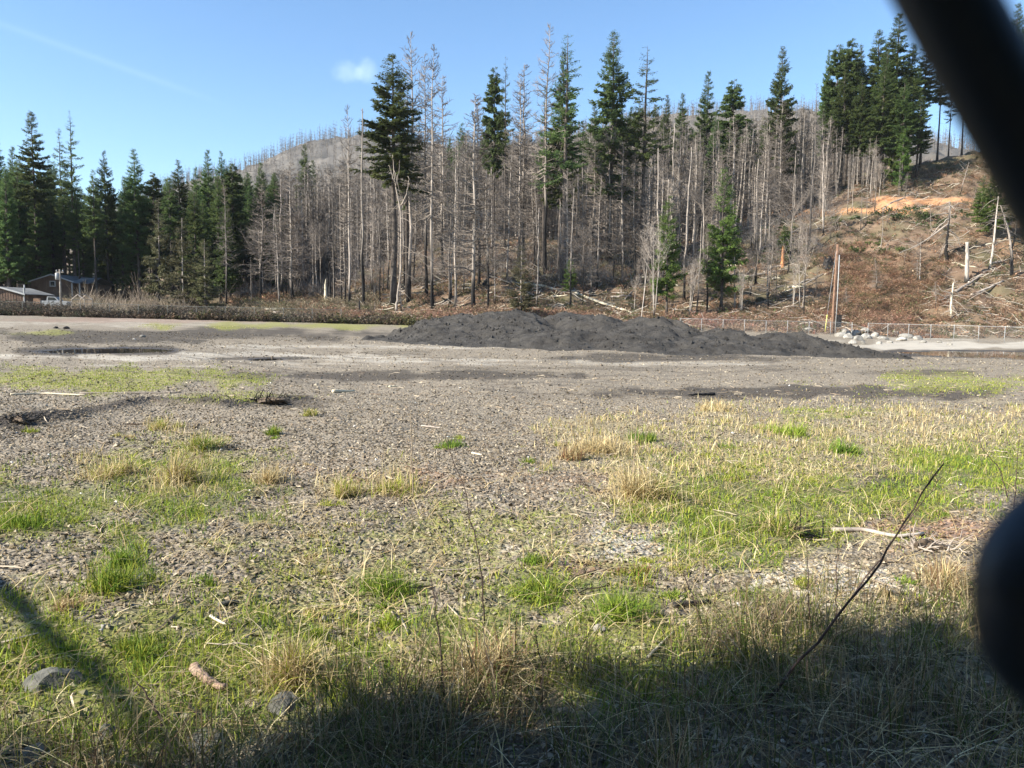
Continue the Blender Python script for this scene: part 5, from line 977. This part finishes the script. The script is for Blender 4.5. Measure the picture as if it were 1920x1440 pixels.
# ------------------------------------------------------------------ chain link fences beyond the lot
def far_fence(pxa, ra, pxb, rb, n_, hgt, label, slats=1, y=None, dens=.16, mat=None):
    M_galv = mat or MATS['galvanised steel']
    pa, pb = hit(pxa, ra, 2, 98), hit(pxb, rb, 2, 98); pa[1] = min(pa[1], 98.6); pb[1] = min(pb[1], 98.6)
    if y: pa = colY(pxa, y[0]); pb = colY(pxb, y[1])
    o = empty('chain_link_fence', pa); tag(o, label, 'fence'); t = np.linspace(0, 1, n_)[:, None]; P = (pb - pa) * t; P[:, 2] = T(P[:, 0] + pa[0], P[:, 1] + pa[1]) - pa[2]
    top = P[:, 2].copy()
    for i in range(n_):
        q = MB().tubes(np.array([P[i] - [0, 0, .2], P[i] + [0, 0, hgt + .06]]), np.array([.03, .03]), 8); link_part('fence_post', q.mesh('fence_post', M_galv, True), o)
    MB().tubes(P + [0, 0, hgt], np.full(n_, .024), 6).build('top_rail', M_galv, o, True)
    L = np.linalg.norm((pb - pa)[:2]); m_ = int(L / dens); u = np.linspace(0, 1, m_); W_ = MB()
    for sg in (1, -1):
        a = u; b = np.clip(u + sg * hgt / L, 0, 1); A_ = np.stack([np.interp(a, t[:, 0], P[:, j]) for j in range(3)], -1); B_ = np.stack([np.interp(b, t[:, 0], P[:, j]) for j in range(3)], -1); B_[:, 2] += hgt; W_.tubes(np.stack([A_, B_], 1), np.full((m_, 2), .0028), 3, caps=False)
    W_.build('wire_mesh', M_galv, o); return o
far_fence(1275, 612, 1597, 627, 9, 1.75, 'silver chain link fence behind the gravel heap, left of the gap'); far_fence(1627, 627, 1990, 648, 9, 1.75, 'silver chain link fence right of the gap with pale gravel before it')
far_fence(-120, 590, 640, 606, 15, 1.75, 'low chain link fence half swallowed by brambles at the left', y=(98.6, 98.6), mat=noisy('dull old steel', (.12, .12, .11), (.2, .2, .18), 4, bump=0))

# ------------------------------------------------------------------ boulders by the right fence
rb_ = np.random.default_rng(12)
BG = 'broken pale boulders piled by the right fence'
BL = [(1575, 628, 22, 13), (1592, 632, 26, 15), (1610, 636, 24, 14), (1585, 622, 20, 12), (1604, 624, 24, 14), (1625, 632, 26, 15), (1640, 628, 20, 12), (1622, 620, 18, 11), (1655, 634, 22, 10), (1680, 626, 26, 12), (1700, 631, 30, 11), (1722, 634, 24, 10), (1738, 630, 22, 11), (1690, 636, 26, 9), (1712, 624, 18, 9), (1598, 641, 16, 8), (1618, 642, 14, 8), (1760, 640, 12, 6), (1668, 640, 14, 7), (1780, 644, 12, 6), (1648, 642, 14, 7), (1730, 640, 16, 7)]
for i, (px, rw, w, h) in enumerate(sorted(BL)):
    rock(px, rw + 3, w, h, M_rock, '%s boulder from the left in the pale rock pile by the right fence' % OD[i], 100 + i, 'boulder', 'boulder', group=BG)
rock(1513, 622, 20, 16, M_rock, 'white boulder behind the right shoulder of the gravel heap', 130, 'boulder', 'boulder')
rock(1735, 633, 22, 8, M_black, 'dark charred lump lying among the pale boulders', 131, 'charred_lump', 'charred lump')
for i, (px, rw, w) in enumerate([(268, 632, 12), (125, 617, 14), (105, 616, 12), (252, 637, 8), (1290, 607, 14)]):
    rock(px, rw, w, w * .45, [M_rock, M_black, M_black, M_rock, M_black][i], ['pale yellowish rock out on the dark flat at the left', 'dark lump on the pale strip at the far left, right one', 'dark lump on the pale strip at the far left, left one', 'tiny pale stone on the dark flat at the left', 'dark clod on the crest of the gravel heap'][i], 140 + i)

# ------------------------------------------------------------------ utility poles
M_pole = noisy('pole wood', (.15, .085, .055), (.27, .165, .11), 3, bump=.4); M_poleg = noisy('grey pole wood', (.20, .17, .14), (.36, .32, .27), 3, bump=.3)
M_white = noisy('white enamel', (.30, .30, .30), (.40, .40, .39), 2, rough=.4, bump=0); M_yel = noisy('yellow guard', (.62, .58, .16), (.72, .68, .25), 2, rough=.5, bump=0)
Yp = 99.6; p0 = at(1562, 621, Yp); p0[2] = Tz(p0[0], p0[1]); up_ = empty('utility_pole', p0); tag(up_, 'leaning reddish utility pole stub with conduit and guy wire behind the right fence', 'utility pole')
def rel(px, rw, Y=Yp): return at(px, rw, Y) - p0
MB().tubes(np.array([rel(1561, 624), rel(1563, 580), rel(1567, 520), rel(1571, 458)]), np.array([.22, .20, .18, .16]), 10).build('pole', M_pole, up_, True)
MB().tubes(np.array([rel(1566, 624, Yp - .25), rel(1570, 560, Yp - .25), rel(1574, 478, Yp - .25)]), np.full(3, .06), 6).build('conduit', M_galv, up_, True)
MB().tubes(np.array([rel(1547, 622, Yp - .8), rel(1555, 560, Yp - .5), rel(1568, 470, Yp - .2)]), np.full(3, .02), 5).build('guy_wire', M_galv, up_, True)
MB().tubes(np.array([rel(1547, 622, Yp - .8), rel(1551, 590, Yp - .65)]), np.full(2, .05), 6).build('guy_guard', M_yel, up_, True)
MB().box(rel(1573, 602, Yp - .1), (.55, .4, 1.6)).build('meter_box', M_black, up_)
def transformer_pole(px, row, top, Y, label, tr_row):
    p = colY(px, Y); o = empty('utility_pole', p); tag(o, label, 'utility pole'); h = top_height(p, top); MB().tubes(np.array([[0, 0, -.3], [0, 0, h]]), np.array([.16, .11]), 8).build('pole', M_poleg, o, True)
    zt = top_height(p, tr_row); MB().tubes(np.array([[-.32, -.1, zt - .5], [-.32, -.1, zt - .46], [-.32, -.1, zt + .42], [-.32, -.1, zt + .5]]), np.array([.2, .27, .27, .12]), 12).build('transformer', M_white, o, True)
    MB().box((0, 0, h - .4), (1.1, .1, .12)).build('crossarm', M_poleg, o)
    for k in (-.45, .45): MB().tubes(np.array([[k, 0, h - .34], [k, 0, h - .2], [k, 0, h - .05]]), np.array([.05, .09, .04]), 8).build('insulator', M_white, o, True)
    return o
transformer_pole(115, 590, 505, 112, 'grey utility pole with white transformer in front of the brown house', 518); transformer_pole(182, 560, 505, 150, 'far utility pole with small white transformer right of the house', 518)

# ------------------------------------------------------------------ houses and yard at the left
M_side = noisy('brown siding', (.105, .066, .048), (.18, .12, .085), .8, bump=.2); M_roof = noisy('grey metal roof', (.15, .15, .15), (.25, .25, .24), .5, rough=.75, bump=.1); M_trim = noisy('white trim', (.34, .34, .33), (.46, .46, .45), 1, bump=0)
M_glass, nt, b = newmat('dark window glass'); b.inputs['Base Color'].default_value = (.02, .025, .03, 1); b.inputs['Roughness'].default_value = .05
def gable(o, x0, x1, y0, y1, ze, zr, mat=M_side, th=.12, ov=.35, trim=M_trim, zb=-.6):
    xm = (x0 + x1) / 2; w = MB()
    for yy in (y0, y1): w.add([[x0, yy, zb], [x1, yy, zb], [x1, yy, ze], [x0, yy, ze]], [[0, 1, 2, 3]]); w.add([[x0, yy, ze], [x1, yy, ze], [xm, yy, zr]], None, [[0, 1, 2]])
    for xx in (x0, x1): w.add([[xx, y0, zb], [xx, y1, zb], [xx, y1, ze], [xx, y0, ze]], [[0, 1, 2, 3]])
    n_ = int((x1 - x0) / .4)
    for i in range(n_ + 1):        # board and batten
        xx = x0 + (x1 - x0) * i / n_; hz = ze + (zr - ze) * (1 - abs(xx - xm) / (xm - x0)); w.box((xx, y0 - .02, (zb + hz) / 2 - .05), (.05, .04, hz - zb - .1))
    w.build('wall', mat, o); sl = (zr - ze) / (xm - x0)
    for sg, nme in ((-1, 'a'), (1, 'b')):
        xe = xm + sg * ((x1 - x0) / 2 + ov); zE = zr - sl * abs(xe - xm); r_ = MB(); v = []
        for yy in (y0 - ov, y1 + ov): v += [[xm, yy, zr + th], [xe, yy, zE + th], [xe, yy, zE], [xm, yy, zr]]
        r_.add(v, [[0, 1, 2, 3], [4, 7, 6, 5], [0, 4, 5, 1], [1, 5, 6, 2], [2, 6, 7, 3]]); rf = r_.build('roof', M_roof, o)
        f = MB(); yy = y0 - ov - .03; f.add([[xm, yy, zr + th + .02], [xe, yy, zE + th + .02], [xe, yy, zE - .08], [xm, yy, zr - .08], [xm, yy + .05, zr + th + .02], [xe, yy + .05, zE + th + .02], [xe, yy + .05, zE - .08], [xm, yy + .05, zr - .08]], [[0, 1, 2, 3], [4, 7, 6, 5], [0, 4, 5, 1], [2, 6, 7, 3], [1, 5, 6, 2]]); f.build('fascia', trim, rf)
YH = 136.0; p = colY(98, YH); sH = YH / F; ho = empty('brown_house', p); tag(ho, 'dark brown wooden house with low gable, grey roof and small white framed window', 'house')
def hz_(row): return at(98, row, YH)[2] - p[2]
gable(ho, -38 * sH, 40 * sH, 0, 11, hz_(528), hz_(515)); wz = hz_(532); wf = MB()
for (cx, cz, w, h) in ((0, .42, 1.0, .14), (0, -.42, 1.0, .14), (-.43, 0, .14, .7), (.43, 0, .14, .7)): wf.box((.2 + cx, -.05, wz + cz), (w, .1, h))
wn = wf.build('window', M_trim, ho); MB().box((.2, -.02, wz), (.72, .04, .7)).build('pane', M_glass, wn); MB().box((.2, -.6, .7), (.1, .1, .1)).build('downlight', M_black, ho)
wgx0, wgx1 = 40 * sH + .02, 62 * sH; wg = MB(); ze = hz_(531)
wg.box(((wgx0 + wgx1) / 2, 5, ze / 2 - .3), (wgx1 - wgx0, 8, ze + .6)); wg.build('side_wing', M_side, ho)
rw_ = MB(); rw_.add([[wgx0 - .1, .4, ze], [wgx1 + .4, .4, ze], [wgx1 + .4, 5, hz_(518)], [wgx0 - .1, 5, hz_(518)], [wgx1 + .4, 9.6, ze], [wgx0 - .1, 9.6, ze]], [[0, 1, 2, 3], [3, 2, 4, 5]]); rw_.build('wing_roof', M_roof, ho)
pr = MB(); pr.add([[44 * sH, -1.4, hz_(531)], [60 * sH, -1.4, hz_(531)], [58 * sH, 1.6, hz_(520)], [46 * sH, 1.6, hz_(520)]], [[0, 1, 2, 3]]); pr.build('porch_roof', M_roof, ho)
for xx in (45, 59): MB().box((xx * sH, -1.2, hz_(531) / 2 - .3), (.16, .16, hz_(531) + .6)).build('porch_post', M_trim, ho)
MB().box((50 * sH, .9, 1.0), (.95, .08, 2.1)).build('door', M_black, ho)
dk = MB(); dk.box((-44 * sH, -.8, hz_(542)), (12 * sH, 2.4, .15)); dk.build('deck', M_wood, ho); dr = MB()
for i in range(9): dr.box((-50 * sH + i * 1.6 * sH, -2.0, hz_(538)), (.06, .06, .9))
dr.box((-44 * sH, -2.0, hz_(536) + .1), (13 * sH, .08, .08)); dr.build('deck_railing', M_wood, ho)
YS = 118.0; p = colY(10, YS); sS = YS / F; sh = empty('low_shed', p); tag(sh, 'low dark shed with white edged roof at the left edge of the picture', 'shed')
def sz_(row): return at(10, row, YS)[2] - p[2]
gable(sh, -50 * sS, 36 * sS, 0, 7, sz_(551), sz_(539)); MB().tubes(np.array([[22 * sS, 2, sz_(545)], [22 * sS, 2, sz_(533)]]), np.array([.1, .1]), 8).build('flue', M_galv, sh, True); MB().box((36 * sS + .03, -.06, sz_(556)), (.14, .14, sz_(548) + .2)).build('corner_trim', M_trim, sh)
YA = 112.0; p = colY(147, YA); sA = YA / F; af = empty('small_gable_frame', p); tag(af, 'bare wooden gable frame standing in the brush before the house', 'garden frame'); q = MB()
def az_(row): return at(147, row, YA)[2] - p[2]
fr_ = np.array([[-12 * sA, 0, -.2], [-12 * sA, 0, az_(562)], [0, 0, az_(552)], [12 * sA, 0, az_(562)], [12 * sA, 0, -.2]])
for yy in (0, 2.2):
    for a_, b_ in zip(fr_[:-1], fr_[1:]): q.tubes(np.array([a_, b_]) + [0, yy, 0], np.array([.07, .07]), 4)
for k in (1, 2, 3): q.tubes(np.array([fr_[k], fr_[k] + [0, 2.2, 0]]), np.array([.06, .06]), 4)
q.build('frame', M_wood, af)
# white pickup, side on, mostly hidden by the brush
p = colY(100, 114.0); pk = empty('pickup_truck', p + np.array([0, 0, .55]), .12); tag(pk, 'small white pickup truck parked behind the brambles left of the utility pole', 'truck')
def prof(name, pts, y0, y1, mat, par):
    k = len(pts); V = [[x, y0, z] for x, z in pts] + [[x, y1, z] for x, z in pts]; q = MB(); q.add(V, [[i, (i + 1) % k, k + (i + 1) % k, k + i] for i in range(k)], [[0, i + 1, i] for i in range(1, k - 1)] + [[k, k + i, k + i + 1] for i in range(1, k - 1)]); return q.build(name, mat, par)
bd = prof('body', [(-2.3, .35), (2.3, .35), (2.35, .75), (2.25, .95), (1.2, 1.05), (-2.3, 1.05)], -.85, .85, M_white, pk); prof('cabin', [(-.55, 1.06), (1.15, 1.06), (.65, 1.62), (-.45, 1.66)], -.76, .76, M_white, pk)
for yy in (-.775,): prof('side_window', [(-.35, 1.12), (.85, 1.12), (.55, 1.52), (-.3, 1.55)], yy - .01, yy + .0, M_glass, pk)
M_tyre = noisy('tyre rubber', (.02, .02, .02), (.03, .03, .03), 5, bump=0)
for xx in (-1.45, 1.45):
    for yy in (-.8, .8):
        wh = MB().tubes(np.array([[xx, yy - .11, .34], [xx, yy - .09, .34], [xx, yy + .09, .34], [xx, yy + .11, .34]]), np.array([.28, .34, .34, .28]), 18).build('wheel', M_tyre, pk, True); MB().tubes(np.array([[xx, yy - .13, .34], [xx, yy + .13, .34]]), np.array([.18, .18]), 12).build('hub', M_galv, wh)
p = colY(70, 113); tag(MB().box((0, 0, .9), (1.0, .5, 1.6), .3, taper=.8).build('wood_crate', noisy('orange plywood', (.42, .22, .12), (.6, .36, .22), 2), loc=tuple(p)), 'orange brown upright wooden crate left of the white truck', 'crate')

# ------------------------------------------------------------------ the chain link fence the camera looks through: wires a few centimetres from the lens
M_vinyl, nt, b = newmat('black vinyl coating'); b.inputs['Base Color'].default_value = (.014, .019, .028, 1); b.inputs['Roughness'].default_value = .5; b.inputs['Specular IOR Level'].default_value = .5
DW = .036
def wp(px, row, d=DW): return CP + (cf + (px - 960) / F * cr + (720 - row) / F * cu) * d
nf = empty('wire_fence', (0, 0, 0)); tag(nf, 'black chain link fence right at the lens, one blurred wire crossing the top right', 'fence')
def spline(pts, n_=60):
    P = np.array(pts, float); t = np.linspace(0, len(P) - 1, n_); i = np.clip(t.astype(int), 0, len(P) - 2); f = (t - i)[:, None]; Pm = np.vstack([2 * P[0] - P[1], P, 2 * P[-1] - P[-2]]); a, b_, c_, d_ = Pm[i], Pm[i + 1], Pm[i + 2], Pm[i + 3]
    return .5 * ((2 * b_) + (-a + c_) * f + (2 * a - 5 * b_ + 4 * c_ - d_) * f ** 2 + (-a + 3 * b_ - 3 * c_ + d_) * f ** 3)
WR = 80 / F * DW
def wire(pts, d=DW): P = spline([wp(x, r_, dd) for (x, r_, dd) in [(q + (d,))[:3] if len(q) == 2 else q for q in pts]]); MB().tubes(P, np.full(len(P), WR), 16).build('wire', M_vinyl, nf, True)
wire([(700, -3100), (1180, -2100), (1500, -520), (1690, -160), (1785, 20), (1880, 195), (1985, 385), (2130, 660), (2330, 980, DW * 1.06), (2450, 1120, DW * 1.15), (2330, 1300, DW * 1.05), (2150, 1700), (1900, 2300), (1500, 3000)])
wire([(4300, -3000), (3700, -1500), (3000, -250), (2560, 560), (2330, 830), (2180, 935), (2040, 950, DW * .97), (1935, 1040, DW * .96), (1913, 1130, DW * .96), (1940, 1230, DW * .96), (2060, 1310, DW * .97), (2250, 1380), (2700, 2000), (3400, 3100)])
for k in (1, 2):
    wire([(700 + 3300 * k, -3100), (1500 + 3300 * k, -1400), (2450 + 2400 * k, 1120), (1500 + 3300 * k, 3000)]); 
for k in (1, 2): wire([(700 - 3300 * k + 3300, -3150), (-900 - 3300 * (k - 1), 200 + 900), (900 - 3300 * k + 3300, 3100)])
for sx in (-1.6, 1.9):
    MB().tubes(np.array([[sx, .06, -.3], [sx, .06, 2.1], [sx, .06, 2.13]]), np.array([.03, .03, .01]), 12).build('fence_post', M_vinyl, nf, True)

# ------------------------------------------------------------------ unseen firs added behind the camera to shade the foreground
SH = [(-4.3, -0.22, 9.5, 1.16), (-6.0, -0.87, 10.5, 1.16), (-7.8, -1.57, 11, 1.16), (-9.6, -2.37, 11, 1.16), (-11.6, -3.17, 12, 1.16), (-13.8, -4.07, 12, 1.16), (-3.4, -1.77, 6.5, 1.26), (-5.4, -2.47, 8, 1.37), (-7.4, -3.27, 9, 1.26), (-9.7, -4.37, 10, 1.26), (-12, -5.57, 11, 1.26), (-1.7, -2.47, 6, 1.26), (-16, -4.97, 13, 1.26), (0.4, -2.87, 7.0, 1.26), (2.6, -3.07, 8, 1.26), (5.0, -3.47, 9, 1.26), (-2.6, -4.87, 11, 1.37), (1.4, -5.27, 11, 1.37), (7.6, -3.67, 9, 1.26), (4.4, -6.07, 12, 1.37), (-8.8, -2.53, 11.5, 1.3), (-6.8, -1.73, 10.5, 1.2)]
for i, (x, y, h, w) in enumerate(SH):
    o = plant('added_shade_fir', C_low[i % 3], np.array([x, y, Tz(x, y)]), h, 14, '%s unseen young fir added behind the camera to shade the foreground' % OD[i], 'young fir', 'added shade firs', w)
q = np.array([[-4.7, 6.3, -.2], [-6.4, 3.15, 2.5], [-8.1, .05, 5.0]]); o = MB().tubes(q - q[0], np.array([.045, .038, .03]), 8).build('added_shadow_pole', M_wood, smooth=True, loc=tuple(q[0])); tag(o, 'thin leaning dead trunk added out of view to cast the diagonal shadow', 'leaning trunk')  # unseen trunk, laid out so its shadow crosses the lower left

# ------------------------------------------------------------------ labels of the many: counted from the nearest landmark
bpy.context.view_layer.update()
LM = [(-400, 'the left edge'), (72, 'the tallest left fir'), (143, 'the sparse topped fir'), (262, 'the broad pointed fir'), (386, 'the olive spruce'), (490, 'the grey dead spruce'), (617, 'the split stump'), (682, 'the black pole'), (738, 'the biggest fir'), (811, 'the tall pale tree'),
      (889, 'the thick pale trunk'), (979, 'the tan dead fir'), (1056, 'the gappy fir'), (1141, 'the even fir'), (1203, 'the ragged fir'), (1250, 'the bright narrow fir'), (1320, 'the long spire'), (1352, 'the bright wide fir'), (1457, 'the lone spire'), (1517, 'the black footed tree'), (1567, 'the reddish pole'), (1633, 'the ridge firs'), (1780, 'the bristly snag'), (1855, 'the pale snag')]
SHORT = {'low snags on the open right slope': 'low snag on the open slope', 'burnt trees on the lower slope': 'burnt tree on the lower slope', 'grey trunks of the dense burnt stand': 'grey trunk of the dense stand', 'firs of the dark left stand': 'dark fir of the shaded stand', 'leafless trees on the lower slope': 'twiggy leafless tree', 'pale alders above the cut': 'slim pale alder', 'green firs among the grey crowns': 'green crown among grey ones', 'litter of logs on the burnt slope': 'grey littered log'}
seg = {}
for o in list(COL.objects):
    if o.parent is None and o.get('group') in SHORT:
        v = np.array(o.location); px = float(proj(v[0], v[1], v[2])[0]); k = max(i for i, l in enumerate(LM) if l[0] <= px or i == 0); seg.setdefault((o['group'], k), []).append((px, o))
for (g_, k), lst in seg.items():
    lst.sort(key=lambda t: t[0])
    for i, (px, o) in enumerate(lst): o['label'] = '%s %s right of %s' % (OD[min(i, 68)], SHORT[g_], LM[k][1])

# ------------------------------------------------------------------ thin haze
hz = MB().box((0, 560, 0), (3400, 1440, 1)).build('haze', None)
hv_ = hz.data; co = np.zeros(24); hv_.vertices.foreach_get('co', co); co = co.reshape(8, 3)
zlo = float(min(Z.min(), -60)) - 1; zhi = float(Z.max()) + 40; co[:, 2] = np.where(co[:, 2] < 0, zlo, zhi); hv_.vertices.foreach_set('co', co.ravel()); hv_.update()
mh = bpy.data.materials.new('haze'); mh.use_nodes = True; mh.node_tree.nodes.clear(); ho_ = mh.node_tree.nodes.new('ShaderNodeOutputMaterial'); pv = mh.node_tree.nodes.new('ShaderNodeVolumePrincipled')
pv.inputs['Density'].default_value = .00006; pv.inputs['Color'].default_value = (.80, .88, 1, 1); mh.node_tree.links.new(pv.outputs[0], ho_.inputs['Volume']); hv_.materials.append(mh)
tag(hz, 'thin pale haze of the air over the whole valley', 'haze', kind='stuff')
